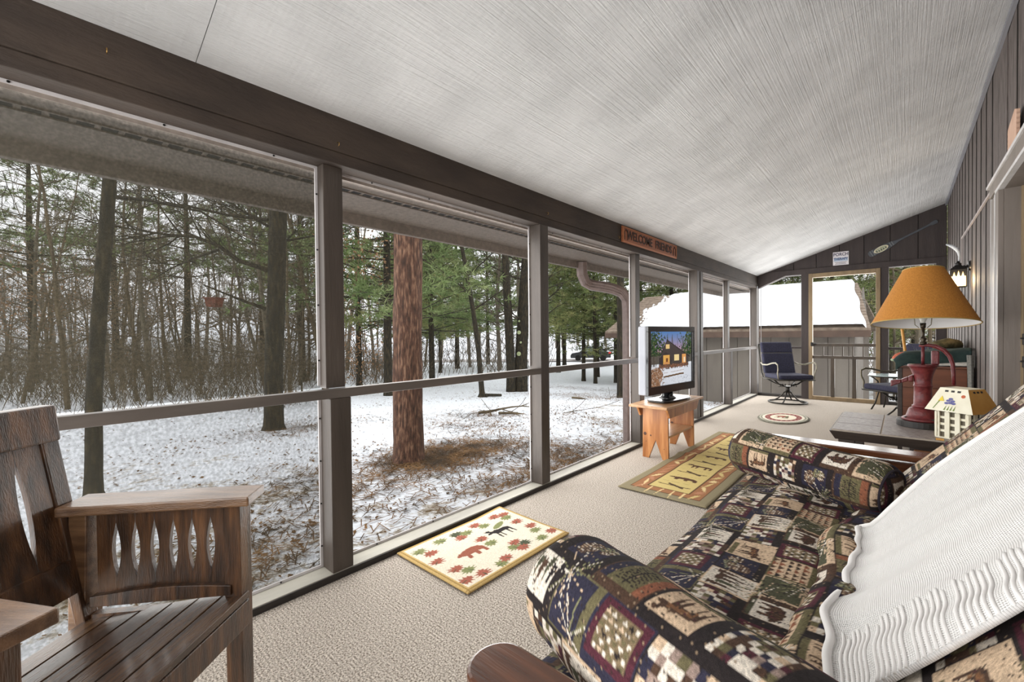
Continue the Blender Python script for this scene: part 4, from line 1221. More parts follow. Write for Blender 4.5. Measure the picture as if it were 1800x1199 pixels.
# ---- cream knitted throw over the back of the sofa
def knit_mat():
    m = bpy.data.materials.new('cream_knit'); m.use_nodes = True
    nt = m.node_tree; N = nt.nodes; L = nt.links; p = N['Principled BSDF']; p.inputs['Roughness'].default_value = 1.0; p.inputs['Specular IOR Level'].default_value = .1
    p.inputs['Base Color'].default_value = (*lin((228, 226, 224)), 1); p.inputs['Sheen Weight'].default_value = .2
    uv = N.new('ShaderNodeUVMap')
    w1 = N.new('ShaderNodeTexWave'); w1.inputs['Scale'].default_value = 55; w1.bands_direction = 'X'; w1.inputs['Distortion'].default_value = 1.2; w1.inputs['Detail'].default_value = 1
    w2 = N.new('ShaderNodeTexWave'); w2.inputs['Scale'].default_value = 70; w2.bands_direction = 'Y'; w2.inputs['Distortion'].default_value = 1.0
    L.new(uv.outputs['UV'], w1.inputs['Vector']); L.new(uv.outputs['UV'], w2.inputs['Vector'])
    mu = N.new('ShaderNodeMath'); mu.operation = 'MULTIPLY'; L.new(w1.outputs['Fac'], mu.inputs[0]); L.new(w2.outputs['Fac'], mu.inputs[1])
    b = N.new('ShaderNodeBump'); b.inputs['Strength'].default_value = .8; b.inputs['Distance'].default_value = .004
    L.new(mu.outputs[0], b.inputs['Height']); L.new(b.outputs['Normal'], p.inputs['Normal'])
    return m


def add_uv(o, U, V):
    me = o.data; uvl = me.uv_layers.new(name='UVMap'); idx = np.zeros(len(me.loops), dtype=np.int32); me.loops.foreach_get('vertex_index', idx)
    a = np.stack([U.ravel()[idx], V.ravel()[idx]], 1).astype(np.float32); uvl.data.foreach_set('uv', a.ravel())


M_knit = knit_mat()
bk = np.array([(-0.10, 0.45), (-0.065, 0.455), (-0.04, 0.49), (-0.005, 0.535), (0.085, 0.645), (0.185, 0.765), (0.28, 0.88), (0.33, 0.945), (0.37, 0.97), (0.41, 0.96), (0.435, 0.92)])
nb_ = np.array([(-0.2, 1.0)] * 2 + [(-0.8, 0.6)] * 5 + [(-0.6, 0.8), (0, 1.0), (0.5, 0.85), (0.9, 0.3)])
prof = [tuple(p) for p in bk + nb_ * 0.02] + [(0.458, 0.8), (0.456, 0.6)]
P, Ym, Sm = sweep(prof, 0.99, 1.965, 150, 0.012)
low = np.clip(1 - Sm / 0.3, 0, 1)
U_ = (Ym - 0.99) / (1.965 - 0.99)
fold = 0.006 * (1 - .7 * low) * np.sin(Ym * 13 + Sm * 4) + 0.005 * low * np.sin(Ym * 17 + 1) + 0.003 * np.sin(Ym * 47 + Sm * 9)
P[:, :, 2] += fold * 0.6; P[:, :, 0] -= fold * 0.8
P[:, :, 0] -= low * 0.035 * np.exp(-((Ym - 1.29) / 0.09) ** 2); P[:, :, 2] += low * 0.012 * np.exp(-((Ym - 1.29) / 0.09) ** 2)
P[:, :, 1] += 0.02 * np.sin(Sm * 6.0) * (U_ - .5) * 2
P[:, :, 1] -= 0.06 * low * np.clip((U_ - .75) / .25, 0, 1) ** 2
P[:, :, 0] = np.minimum(P[:, :, 0], 0.456)
th = empty('knitted_throw', (0.15, 1.47, 0.42), label='cream knitted throw blanket draped over the back of the futon sofa', cat='blanket')
mb = MB().grid(P - np.array(th.location)); o = mb.build('cloth', M_knit, th, smooth=True); add_uv(o, Ym, Sm)
sd = o.modifiers.new('thick', 'SOLIDIFY'); sd.thickness = .010; sd.offset = 0
# ribbed border running along the near edge: rows of raised cords
cols_ = np.linspace(2, P.shape[1] - 26, 60).astype(int)
for c_ in cols_:
    rows_ = [P[i, c_] - np.array(th.location) for i in range(0, 30 + (c_ * 7) % 3, 3)]
    rows_ = [tuple(np.array(p) + np.array((-.0045, 0, .0035))) for p in rows_]
    MB().tube(rows_, .0034, 6).build('rib', M_knit, th, smooth=True)
edge_pts = [tuple(P[i, 0] - np.array(th.location) + np.array((-.006, 0, .004))) for i in range(0, 150, 3)]
MB().tube(edge_pts, .009, 6).build('hem', M_knit, th, smooth=True)
edge_pts = [tuple(P[-1, j] - np.array(th.location) + np.array((-.006, 0, .004))) for j in range(0, P.shape[1] - 20, 3)]
MB().tube(edge_pts, .009, 6).build('hem', M_knit, th, smooth=True)

# ================================================================== wooden slatted armchair
W_ch = mat('oiled_dark_oak', (52, 34, 21), (112, 76, 46), 7, 0.3, 0.3, 50, (7, 7, 0.8), coat=0.4, c3=(80, 53, 32))
W_seat = mat('oiled_dark_oak_seat', (54, 38, 26), (104, 76, 50), 6, 0.26, 0.25, 50, (0.8, 8, 8), coat=0.45, c3=(82, 56, 36))
W_arm = mat('worn_oak_arm', (88, 62, 42), (128, 96, 68), 6, 0.35, 0.25, 50, (8, 1.0, 8), coat=0.3)
FXp = Vector((-1.413, 0.410, 0)); Wd = Vector((-0.643, 0.766, 0))
ch_o = FXp - Wd * 0.29
ch = empty('armchair', tuple(ch_o), math.radians(130), 'dark oiled wooden armchair with slatted sides beside the first screened bay', 'armchair')
# local: +x toward the far arm, +y to the back, z up
FW, RW, DP = 0.29, 0.222, 0.385
SZ = 0.42


def lerp2(a, b, t): return (a[0] + (b[0] - a[0]) * t, a[1] + (b[1] - a[1]) * t)


for s in (-1, 1):
    f, r_ = (s * FW, 0.0), (s * RW, DP)
    # front leg, slightly tapered
    MB().hexa([(f[0] - .024, -.012, 0), (f[0] + .024, -.012, 0), (f[0] + .024, .036, 0), (f[0] - .024, .036, 0)],
              [(f[0] - .03, -.012, .68), (f[0] + .022, -.012, .68), (f[0] + .022, .036, .68), (f[0] - .03, .036, .68)]).build('leg', W_ch, ch, bevel=.003)
    MB().hexa([(r_[0] - .025, DP - .0, 0), (r_[0] + .025, DP - .0, 0), (r_[0] + .025, DP + .05, 0), (r_[0] - .025, DP + .05, 0)],
              [(r_[0] - .025, DP - .02, .68), (r_[0] + .025, DP - .02, .68), (r_[0] + .025, DP + .03, .68), (r_[0] - .025, DP + .03, .68)]).build('leg', W_arm, ch, bevel=.003)
    # arm board
    d = Vector((f[0] - r_[0], f[1] - r_[1], 0)).normalized(); nn_ = Vector((d.y, -d.x, 0)) * .055
    A = Vector((f[0], f[1], 0)) + d * .04; Bk = Vector((r_[0], r_[1], 0)) - d * .04
    lo = [A - nn_, A + nn_, Bk + nn_, Bk - nn_]
    if (lo[1] - lo[0]).cross(lo[2] - lo[0]).z < 0: lo = lo[::-1]
    arm = MB().hexa([(p.x, p.y, .68) for p in lo], [(p.x, p.y, .706) for p in lo]).build('armrest', W_arm, ch, bevel=.004)
    # side slats: seven boards whose waisted edges leave lens-shaped gaps
    nS = 7
    for k in range(nS):
        t0, t1 = .075 + k * (.85 / nS), .075 + (k + 1) * (.85 / nS)
        pl_, pr_ = [], []
        for q in range(13):
            u = q / 12; z = .455 + u * .225
            w_ = 0.0
            if .2 < u < .8: w_ = .0105 * math.sin((u - .2) / .6 * PI) ** .8
            tl = t0 + (w_ / .39 if k > 0 else 0) + .0012; tr_ = t1 - (w_ / .39 if k < nS - 1 else 0) - .0012
            a = lerp2(f, r_, tl); b = lerp2(f, r_, tr_); pl_.append((a[0], a[1], z)); pr_.append((b[0], b[1], z))
        off = Vector((d.y, -d.x, 0)) * .014
        MB().prism(pl_ + pr_[::-1], off).build('side_slat', W_ch, arm)
    # curved lower rail
    lo_, up_ = [], []
    for q in range(11):
        t = .05 + .9 * q / 10; a = lerp2(f, r_, t)
        lo_.append((a[0], a[1], .424 + .0 * q)); up_.append((a[0], a[1], .452 + .012 * math.sin(q / 10 * PI)))
    MB().prism(lo_ + up_[::-1], Vector((d.y, -d.x, 0)) * .03).build('side_rail', W_ch, ch, bevel=.002)
    a, b = lerp2(f, r_, .06), lerp2(f, r_, .95)
    MB().prism([(a[0], a[1], .33), (b[0], b[1], .33), (b[0], b[1], .402), (a[0], a[1], .402)], Vector((d.y, -d.x, 0)) * .025).build('seat_rail', W_ch, ch)
# seat planks across the width
nP = 6
for k in range(nP):
    y0_, y1_ = -.02 + k * (DP + .01) / nP + .002, -.02 + (k + 1) * (DP + .01) / nP - .002
    h0 = FW + (RW - FW) * y0_ / DP - .004; h1 = FW + (RW - FW) * y1_ / DP - .004
    zf = lambda y: SZ - .03 * y / DP
    MB().hexa([(-h0, y0_, zf(y0_) - .02), (h0, y0_, zf(y0_) - .02), (h1, y1_, zf(y1_) - .02), (-h1, y1_, zf(y1_) - .02)],
              [(-h0, y0_, zf(y0_)), (h0, y0_, zf(y0_)), (h1, y1_, zf(y1_)), (-h1, y1_, zf(y1_))]).build('seat_plank', W_seat, ch, bevel=.002)
B(-FW + .0, FW - .0, -.018, .004, .325, .398).build('apron', W_ch, ch, bevel=.003)
# reclined back: two stiles, crest rail, lower rail and waisted slats
by = lambda z: DP - .015 + (z - .42) * .20
for s in (-1, 1):
    x = s * (RW - .015)
    MB().hexa([(x - .02, by(.36), .36), (x + .02, by(.36), .36), (x + .02, by(.36) + .03, .36), (x - .02, by(.36) + .03, .36)],
              [(x - .03 + s * .0, by(.9), .9), (x + .012, by(.9), .9), (x + .012, by(.9) + .03, .9), (x - .03, by(.9) + .03, .9)]).build('back_stile', W_ch, ch, bevel=.003)
zc0, zc1 = .872, .968
MB().hexa([(-RW + .005, by(zc0) - .012, zc0), (RW - .005, by(zc0) - .012, zc0), (RW - .005, by(zc0) + .03, zc0), (-RW + .005, by(zc0) + .03, zc0)],
          [(-RW + .0, by(zc1) - .012, zc1), (RW - .0, by(zc1) - .012, zc1), (RW - .0, by(zc1) + .03, zc1), (-RW + .0, by(zc1) + .03, zc1)]).build('crest_rail', W_ch, ch, bevel=.006)
MB().hexa([(-RW + .03, by(.47), .47), (RW - .03, by(.47), .47), (RW - .03, by(.47) + .025, .47), (-RW + .03, by(.47) + .025, .47)],
          [(-RW + .03, by(.56), .56), (RW - .03, by(.56), .56), (RW - .03, by(.56) + .025, .56), (-RW + .03, by(.56) + .025, .56)]).build('back_rail', W_ch, ch, bevel=.003)
nB = 5; bw = 2 * (RW - .03) / nB
for k in range(nB):
    x0_, x1_ = -RW + .03 + k * bw, -RW + .03 + (k + 1) * bw
    L_, R_ = [], []
    for q in range(15):
        u = q / 14; z = .56 + u * (.872 - .56); w_ = .011 * math.sin((u - .12) / .76 * PI) ** .7 if .12 < u < .88 else 0
        L_.append((x0_ + w_ + .0006, by(z) + .006, z)); R_.append((x1_ - w_ - .0006, by(z) + .006, z))
    MB().prism(L_ + R_[::-1], (0, .014, 0)).build('back_slat', W_ch, ch)

# ================================================================== rugs
def flat_rug(name, x0, x1, y0, y1, z, canvas, m, rot=False, step=.0045, wave=None, **kw):
    nx_, ny_ = int((x1 - x0) / step), int((y1 - y0) / step)
    xs, ys_ = np.linspace(x0, x1, nx_), np.linspace(y0, y1, ny_)
    X, Y = np.meshgrid(xs, ys_, indexing='ij'); Z = np.full_like(X, z)
    ed = np.minimum(np.minimum(X - x0, x1 - X), np.minimum(Y - y0, y1 - Y)); Z = Z - .006 * np.clip(1 - ed / .012, 0, 1)
    if wave is not None: Z = Z + wave(X, Y)
    P = np.stack([X, Y, Z], -1); e = empty(name, ((x0 + x1) / 2, (y0 + y1) / 2, 0), **kw)
    U, V = (X - x0) / (x1 - x0), (Y - y0) / (y1 - y0)
    o = printed_grid('pile', P - np.array(e.location), U * .9999, V * .9999, canvas, m, e)
    s_ = o.modifiers.new('thick', 'SOLIDIFY'); s_.thickness = .006; s_.offset = -1
    return e


M_rugp = print_mat('hooked_rug_pile', 1.0, 260, .3, .8, 0, .22)
# small hooked rug: cream field with leaves, a moose and a bear, tan binding. u = X (toward sofa), v = Y
c1 = Canvas(240, 340, (214, 203, 184)); r = random.Random(2)
LR, LG, LD = (150, 88, 72), (122, 126, 84), (74, 78, 60)
for (u, v, cc, ro) in ((.16, .10, LG, .7), (.27, .14, LR, -.4), (.14, .28, LG, 2.2), (.15, .43, LD, .3), (.24, .42, LR, 1.5), (.2, .49, LG, 2.4), (.14, .62, LR, .5), (.22, .66, LG, 2), (.15, .82, LR, 1.1), (.2, .9, LR, 0), (.27, .87, LG, 2.5),
                    (.42, .88, LR, .8), (.6, .9, LR, .2), (.7, .86, LG, 1.9), (.84, .93, LR, 2.2), (.86, .8, LG, 1.1), (.43, .10, LR, .9), (.66, .12, LR, .6), (.75, .16, LG, 2.1), (.86, .08, LR, .3), (.88, .2, LR, 1.6), (.9, .36, LG, .2), (.86, .42, LR, 2.2), (.78, .56, LG, 1.9), (.72, .62, LR, .4), (.8, .66, LD, 1.2), (.85, .6, LR, 2.6),
                    (.42, .5, LR, 1.0), (.55, .5, LG, 2.3)):
    c1.shape(LEAF, u, v, .17, .125, cc, ro); c1.line(u, v, u + .05 * math.sin(ro), v - .05 * math.cos(ro), .008, LD)
c1.shape([(-y, x) for x, y in BEAR], .55, .33, .26, .24, (140, 84, 66)); c1.shape([(-y, x) for x, y in MOOSE], .45, .68, .24, .22, (42, 38, 38)); c1.ell(.33, .74, .035, .075, LG, .5)
for b0, b1, cc in ((0, .045, (186, 158, 104)), (.02, .028, (140, 112, 66))):
    c1.rect(b0, 0, b1, 1, cc); c1.rect(1 - b1, 0, 1 - b0, 1, cc); c1.rect(0, b0 * .71, 1, b1 * .71, cc); c1.rect(0, 1 - b1 * .71, 1, 1 - b0 * .71, cc)
flat_rug('rug', -1.972, -1.425, 1.285, 2.065, .012, c1, M_rugp, label='small cream hooked rug with leaves, a moose and a bear inside tan binding', cat='rug',
         wave=lambda X, Y: .012 * np.clip((X + 1.6) / -.37, 0, 1) * np.clip((Y - 1.85) / .2, 0, 1))
# long runner: olive border, brown panel border, gold field with canoes, bears and moose
c2 = Canvas(200, 760, (134, 124, 98))
c2.rect(.10, .028, .90, .972, (92, 66, 44)); c2.rect(.115, .032, .885, .968, (150, 104, 72))
rr = random.Random(6)
for k in range(22):
    for u in (.19, .81):
        vv = .05 + k * .043; c2.shape(LEAF, u, vv, .15, .03, rr.choice(((214, 190, 140), (198, 176, 120), (172, 122, 92))), rr.uniform(-1, 1))
for u in (.32, .45, .58, .7):
    for vv in (.045, .955): c2.shape(LEAF, u, vv, .14, .024, (214, 190, 140), rr.uniform(1, 2))
c2.rect(.255, .062, .745, .938, (88, 64, 44)); c2.rect(.27, .066, .73, .934, (196, 176, 116))
for k in range(11):
    vv = .11 + k * .078
    if k % 2 == 0:
        c2.shape([(-.5, .1), (-.45, -.08), (-.3, -.16), (.3, -.16), (.45, -.08), (.5, .1), (.3, .0), (-.3, .0)], .5, vv, .4, .03, (78, 60, 44)); c2.line(.42, vv + .012, .62, vv - .012, .012, (78, 60, 44))
    else:
        c2.shape(BEAR if k % 4 == 1 else MOOSE, .5, vv, .36, .05, (84, 58, 42))
    for _ in range(5): c2.shape(FISH, rr.uniform(.33, .67), vv + .034, .08, .008, (150, 134, 88))
W2 = lambda X, Y: .012 * np.exp(-((Y - 4.12) / .05) ** 2) * np.clip((-.9 - X) / .6, 0, 1) + .006 * np.exp(-((Y - 3.75) / .12) ** 2)
flat_rug('runner_rug', -1.583, -.952, 2.94, 5.32, .013, c2, M_rugp, label='long gold and brown lodge runner rug with bears and canoes before the sofa', cat='rug', wave=W2, step=.0055)
# round rug
er = empty('round_rug', (-1.19, 6.74, 0), label='small round rug with maroon ring and bear on the carpet before the swivel chair', cat='rug')
c3 = Canvas(260, 260, (150, 146, 130))
for rad_, cc in ((.5, (110, 108, 96)), (.47, (176, 172, 156)), (.44, (120, 118, 104)), (.415, (214, 206, 190)), (.36, (134, 74, 70)), (.255, (218, 210, 190))): c3.ell(.5, .5, rad_, rad_, cc)
for k in range(40):
    a = k * 2 * PI / 40; c3.ell(.5 + .31 * math.cos(a), .5 + .31 * math.sin(a), .018, .018, (180, 140, 128) if k % 2 else (96, 52, 52))
c3.shape(BEAR, .47, .52, .3, .3, (140, 84, 66)); c3.fir(.56, .46, .1, .2, (96, 100, 76)); c3.line(.34, .42, .62, .40, .02, (84, 88, 70))
nr_, nc_ = 60, 150; q = np.linspace(0, 1, nr_)[:, None]; an = np.linspace(0, 2 * PI, nc_)[None]
RX, RY = .285, .46
P = np.stack([q * RX * np.cos(an), q * RY * np.sin(an), .012 - .008 * np.clip((q - .96) / .04, 0, 1) + 0 * an], -1)
o = printed_grid('pile', P, .5 + .4999 * q * np.cos(an), .5 + .4999 * q * np.sin(an), c3, M_rugp, er)
o.modifiers.new('thick', 'SOLIDIFY').thickness = .006


# ================================================================== pine bench with the television
W_pine = mat('knotty_pine', (150, 92, 44), (192, 134, 80), 5, 0.4, 0.1, 40, (5, 5, 0.5), c3=(172, 112, 60), coat=.2)
W_pinet = mat('knotty_pine_top', (168, 124, 84), (196, 154, 112), 5, 0.4, 0.1, 40, (5, 0.5, 5), coat=.2)
tb = empty('pine_bench', (-1.70, 4.18, 0), label='small knotty pine bench with V-cut legs carrying the television', cat='bench')
B(-.19, .17, -.46, .47, .476, .50).build('top', W_pinet, tb, bevel=.004)
for y in (-.335, .30):
    pts = [(-.115, 0), (-.055, 0), (.005, .16), (.01, .17), (.015, .16), (.075, 0), (.13, 0), (.125, .476), (-.11, .476)]
    pn = MB().prism([(px, y, pz) for px, pz in pts], (0, .024, 0)).build('end_panel', W_pine, tb, bevel=.002)
    for kx, kz, kr in ((-.09, .22, .016), (-.035, .21, .008), (.09, .10, .004), (-.08, .15, .004)):
        MB().lathe([(kr, -.0006), (kr * .5, .0006)], 10).build('knot', mat('dark_knot', (74, 40, 22), rough=.5), pn, loc=(kx, y - .0005 if y < 0 else y - .0005, kz)).rotation_euler = (PI / 2, 0, 0)
for x in (-.148, .128):
    MB().prism([(x, -.40, .476), (x, -.335, .385), (x, .345, .385), (x, .41, .476)], (.02, 0, 0)).build('apron', W_pine, tb, bevel=.002)
B(-.105, .12, -.31, .30, .195, .215).build('shelf', W_pinet, tb, bevel=.002)

tv = empty('television', (-1.665, 4.18, .50), math.radians(83.5), 'flat television on the pine bench showing a cabin in snow at dusk', 'television')
M_tvb = mat('gloss_black_plastic', (22, 22, 24), rough=.2, coat=.5)
M_tvs = mat('grey_tv_shell', (150, 152, 160), (160, 162, 170), 5, .45)
w2, z0, z1 = .445, .085, .715
B(-w2, w2, .012, .095, z0, z1).build('shell', M_tvs, tv, bevel=.012)
bz = MB(); t_ = .05
bz.box(-w2, w2, -.012, .012, z1 - t_, z1); bz.box(-w2, w2, -.012, .012, z0, z0 + .075); bz.box(-w2, -w2 + t_, -.012, .012, z0 + .075, z1 - t_); bz.box(w2 - t_, w2, -.012, .012, z0 + .075, z1 - t_)
bz.build('bezel', M_tvb, tv, bevel=.003)
cs = Canvas(300, 200, (236, 240, 246))
for k in range(40): cs.rect(0, 1 - (k + 1) * .011, 1, 1 - k * .011, tuple(int(a + (b - a) * k / 39) for a, b in zip((84, 130, 190), (220, 160, 170))))
r = random.Random(8)
cs.rect(0, .40, 1, .62, (96, 92, 84))
for k in range(60): cs.line(x_ := r.uniform(0, 1), .36, x_ + r.uniform(-.02, .02), r.uniform(.6, .98), .006, r.choice(((46, 44, 40), (66, 60, 54), (84, 76, 66))))
for k in range(700):
    u = abs(r.gauss(0, .17)); u = u if r.random() < .55 else 1 - u * .7
    cs.ell(u, .55 + abs(r.gauss(.2, .14)), r.uniform(.006, .02), r.uniform(.008, .02), r.choice(((34, 62, 36), (52, 84, 44), (24, 44, 30), (90, 100, 60))))
cs.rect(0, 0, 1, .36, (224, 228, 236)); cs.poly([(0, 0), (.22, 0), (.3, .2), (.2, .34), (0, .3)], (150, 112, 86))
for k in range(300): cs.ell(r.uniform(0, .32), r.uniform(.0, .34), .008, .008, r.choice(((120, 84, 60), (170, 130, 100), (200, 190, 180), (90, 66, 50))))
cs.poly([(.26, .36), (.26, .58), (.4, .83), (.92, .52), (.92, .36)], (70, 62, 60)); cs.line(.38, .85, .96, .5, .02, (44, 38, 38)); cs.line(.24, .56, .41, .86, .015, (44, 38, 38))
cs.poly([(.2, .50), (.36, .62), (.5, .50), (.48, .36), (.22, .36)], (56, 50, 50)); cs.rect(.3, .38, .45, .56, (232, 176, 92)); cs.rect(.36, .38, .41, .5, (120, 72, 40)); cs.rect(.32, .38, .44, .43, (214, 150, 90))
cs.rect(.56, .44, .68, .56, (250, 224, 160)); cs.rect(.36, .68, .45, .76, (240, 206, 140)); cs.rect(.76, .38, .86, .56, (238, 168, 96)); cs.rect(.8, .4, .84, .5, (250, 232, 200))
cs.rect(.2, .32, .9, .37, (122, 88, 68))
for k in range(120): cs.ell(r.uniform(.2, .92), r.uniform(.3, .38), .012, .012, r.choice(((110, 74, 56), (150, 100, 76), (90, 70, 60))))
cs.poly([(.3, .16), (.32, .27), (.8, .31), (.8, .18)], (232, 234, 240)); cs.line(.3, .15, .8, .18, .03, (100, 70, 40)); cs.line(.32, .22, .8, .25, .006, (150, 110, 80))
for k in range(260): cs.ell(r.uniform(.2, 1), r.uniform(0, .14), .006, .004, r.choice(((180, 184, 192), (150, 150, 152), (240, 242, 246))))
n1, n2 = 260, 170
U, V = np.meshgrid(np.linspace(0, .9999, n1), np.linspace(0, .9999, n2), indexing='ij')
P = np.stack([-w2 + t_ + U * (2 * w2 - 2 * t_), 0 * U + .004, z0 + .075 + V * (z1 - t_ - z0 - .075)], -1)
printed_grid('screen', P, U, V, cs, print_mat('lit_screen', .15, emit=.36), tv)
nk = MB(); nk.lathe([(.09, .02), (.075, .03), (.055, .045), (.05, .10)], 20, (0, .05, 0)); nk.build('neck', M_tvb, tv, smooth=True)
bs = []
for k in range(28):
    a = 2 * PI * k / 28; c_, s_ = math.cos(a), math.sin(a)
    bs.append((.27 * math.copysign(abs(c_) ** .55, c_), .03 + .125 * math.copysign(abs(s_) ** .55, s_), .002))
MB().prism(bs, (0, 0, .02)).build('base', M_tvb, tv, bevel=.004)

# ================================================================== patio swivel chairs
M_navy = mat('navy_canvas', (33, 33, 50), (46, 46, 68), 60, .9, .3, 200)
M_iron = mat('dark_bronze_tube', (40, 38, 34), (56, 52, 46), 30, .4, .1, metal=.7)
M_arm = mat('pale_bronze_arm', (112, 106, 90), (136, 130, 112), 20, .4, metal=.3)


def cushion(x0, x1, y0, y1, z0, z1, b=.03):
    return B(x0, x1, y0, y1, z0, z1)


def swivel_chair(loc, rz, label):
    e = empty('swivel_chair', loc, rz, label, 'chair', 'navy swivel patio chairs')
    m = MB(); m.tube([(.27 * math.cos(a), .27 * math.sin(a), .018) for a in np.linspace(0, 2 * PI, 33)], .013, 6, cap=False); ring = m.build('base_ring', M_iron, e, smooth=True)
    for k in range(4):
        a = PI / 4 + k * PI / 2; c_, s_ = math.cos(a), math.sin(a)
        m = MB(); m.tube([(.27 * c_, .27 * s_, .018), (.2 * c_, .2 * s_, .03), (.13 * c_, .13 * s_, .075), (.07 * c_, .07 * s_, .14), (.03 * c_, .03 * s_, .2)], .011, 6); m.build('leg', M_iron, e, smooth=True)
    m = MB(); m.lathe([(.045, .17), (.05, .19), (.035, .21), (.03, .25), (.05, .262), (.05, .275)], 14); m.build('hub', M_iron, e)
    m = MB()
    for s in (-1, 1):
        m.tube([(s * .13 + .012 * math.cos(t * 2.2) * 0, .0 + .022 * math.cos(t), .285 + .022 * math.sin(t)) if False else (s * (.03 + .012 * t), .022 * math.cos(t * 2), .287 + .022 * math.sin(t * 2)) for t in np.linspace(0, 9, 50)], .006, 5)
    m.build('spring', M_iron, e)
    m = MB()
    for s in (-1, 1): m.tube([(s * .06, 0, .28), (s * .15, -.02, .31), (s * .24, -.05, .385)], .012, 6); m.tube([(s * .06, 0, .28), (s * .15, .1, .32), (s * .24, .18, .385)], .012, 6)
    m.build('seat_bracket', M_iron, e)
    m = MB()
    for s in (-1, 1): m.tube([(s * .265, -.27, .395), (s * .265, .22, .39), (s * .265, .29, .47), (s * .265, .40, .95)], .012, 6)
    m.tube([(-.265, -.27, .395), (.265, -.27, .395)], .012, 6); m.tube([(-.265, .40, .95), (.265, .40, .95)], .012, 6); m.build('frame', M_iron, e, smooth=True)
    B(-.255, .255, -.27, .23, .40, .475).build('seat_cushion', M_navy, e, bevel=.025)
    for (za, zb) in ((.46, .80), (.805, .985)):
        ya, yb = .20 + (za - .46) * .27, .20 + (zb - .46) * .27
        MB().hexa([(-.25, ya, za), (.25, ya, za), (.25, ya + .075, za), (-.25, ya + .075, za)], [(-.25, yb, zb), (.25, yb, zb), (.25, yb + .075, zb), (-.25, yb + .075, zb)]).build('back_cushion', M_navy, e, bevel=.025)
    for s in (-1, 1):
        m = MB(); m.tube([(s * .275, .30, .64), (s * .29, .2, .615), (s * .295, .05, .62), (s * .295, -.1, .655), (s * .295, -.2, .665), (s * .292, -.26, .64), (s * .288, -.265, .57), (s * .28, -.235, .50), (s * .27, -.24, .41)], .0075, 6, flat=1.8)
        m.build('armrest', M_arm, e, smooth=True)
    m = MB(); m.tube([(-.25, .28, .47), (-.27, .30, .40), (-.265, .29, .34)], .003, 4); m.tube([(-.25, .28, .47), (-.255, .31, .38)], .003, 4); m.build('tie', M_arm, e)
    return e


swivel_chair((-1.40, 8.28, 0), math.radians(38), 'navy cushioned swivel patio chair in the corner by the screen door')
swivel_chair((-0.02, 7.35, 0), math.radians(-42), 'navy cushioned swivel patio chair half hidden behind the wooden cabinet')

gt = empty('glass_table', (-.12, 8.42, 0), label='small round glass-topped metal table by the far wall', cat='table')
m = MB(); m.lathe([(.0, .50), (.26, .50), (.265, .505), (.26, .512), (.0, .512)], 36, cap=False); m.build('top', mat('pebbled_glass', (170, 190, 190), (196, 212, 212), 40, .1, spec=.8), gt, smooth=False)
m = MB(); m.tube([(.265 * math.cos(a), .265 * math.sin(a), .495) for a in np.linspace(0, 2 * PI, 33)], .01, 6, cap=False); m.build('rim', M_iron, gt, smooth=True)
for k in range(4):
    a = k * PI / 2 + .4; c_, s_ = math.cos(a), math.sin(a)
    m = MB(); m.tube([(.25 * c_, .25 * s_, .49), (.17 * c_, .17 * s_, .42), (.15 * c_, .15 * s_, .3), (.2 * c_, .2 * s_, .1), (.25 * c_, .25 * s_, .0)], .01, 6); m.build('leg', M_iron, gt, smooth=True)

# ================================================================== slate-topped side table
W_dkt = mat('dark_table_wood', (44, 36, 32), (60, 50, 44), 6, .45, .2, 50, (.6, 6, 6))
M_slate = mat('grey_brown_slate', (112, 104, 100), (178, 168, 164), 34, .45, .8, 60, (1, 3.2, 1), c3=(142, 132, 128))
W_drw = mat('brown_drawer_wood', (96, 58, 32), (122, 78, 46), 6, .4, .15, 50, (.6, 6, 6))
ct = empty('slate_table', (0.03, 4.02, 0), label='low dark wooden table with a slate tile top under the pump lamp', cat='table')
x0, x1, y0, y1 = -.40, .385, -.43, .44
MB().hexa([(x0 + .03, y0 + .03, .43), (x1 - .0, y0 + .03, .43), (x1, y1 - .03, .43), (x0 + .03, y1 - .03, .43)], [(x0, y0, .488), (x1, y0, .488), (x1, y1, .488), (x0, y1, .488)]).build('top_frame', W_dkt, ct, bevel=.003)
for i in range(3):
    for j in range(3):
        a0 = x0 + .012 + i * (x1 - x0 - .024) / 3; b0 = y0 + .012 + j * (y1 - y0 - .024) / 3
        B(a0 + .004, a0 + (x1 - x0 - .024) / 3 - .004, b0 + .004, b0 + (y1 - y0 - .024) / 3 - .004, .488, .499).build('tile', M_slate, ct, bevel=.0015)
B(x0 + .012, x1 - .012, y0 + .012, y1 - .012, .486, .4965).build('grout', mat('pale_grout', (176, 164, 150), rough=.9), ct)
for (px, py, qx, qy) in ((x0 + .09, y0 + .07, .03, .02), (x0 + .09, y1 - .07, .03, -.02), (x1 - .05, y0 + .07, 0, .02), (x1 - .05, y1 - .07, 0, -.02)):
    MB().hexa([(px - .035 + qx, py - .03 + qy, 0), (px + .035 + qx, py - .03 + qy, 0), (px + .035 + qx, py + .03 + qy, 0), (px - .035 + qx, py + .03 + qy, 0)],
              [(px - .045, py - .035, .43), (px + .045, py - .035, .43), (px + .045, py + .035, .43), (px - .045, py + .035, .43)]).build('leg', W_dkt, ct, bevel=.004)
bxw = B(.0, x1 - .01, y0 + .05, y1 - .05, .20, .43).build('drawer_box', W_dkt, ct)
B(.02, x1 - .02, y0 + .035, y0 + .05, .215, .42).build('drawer_front', W_drw, ct, bevel=.003)

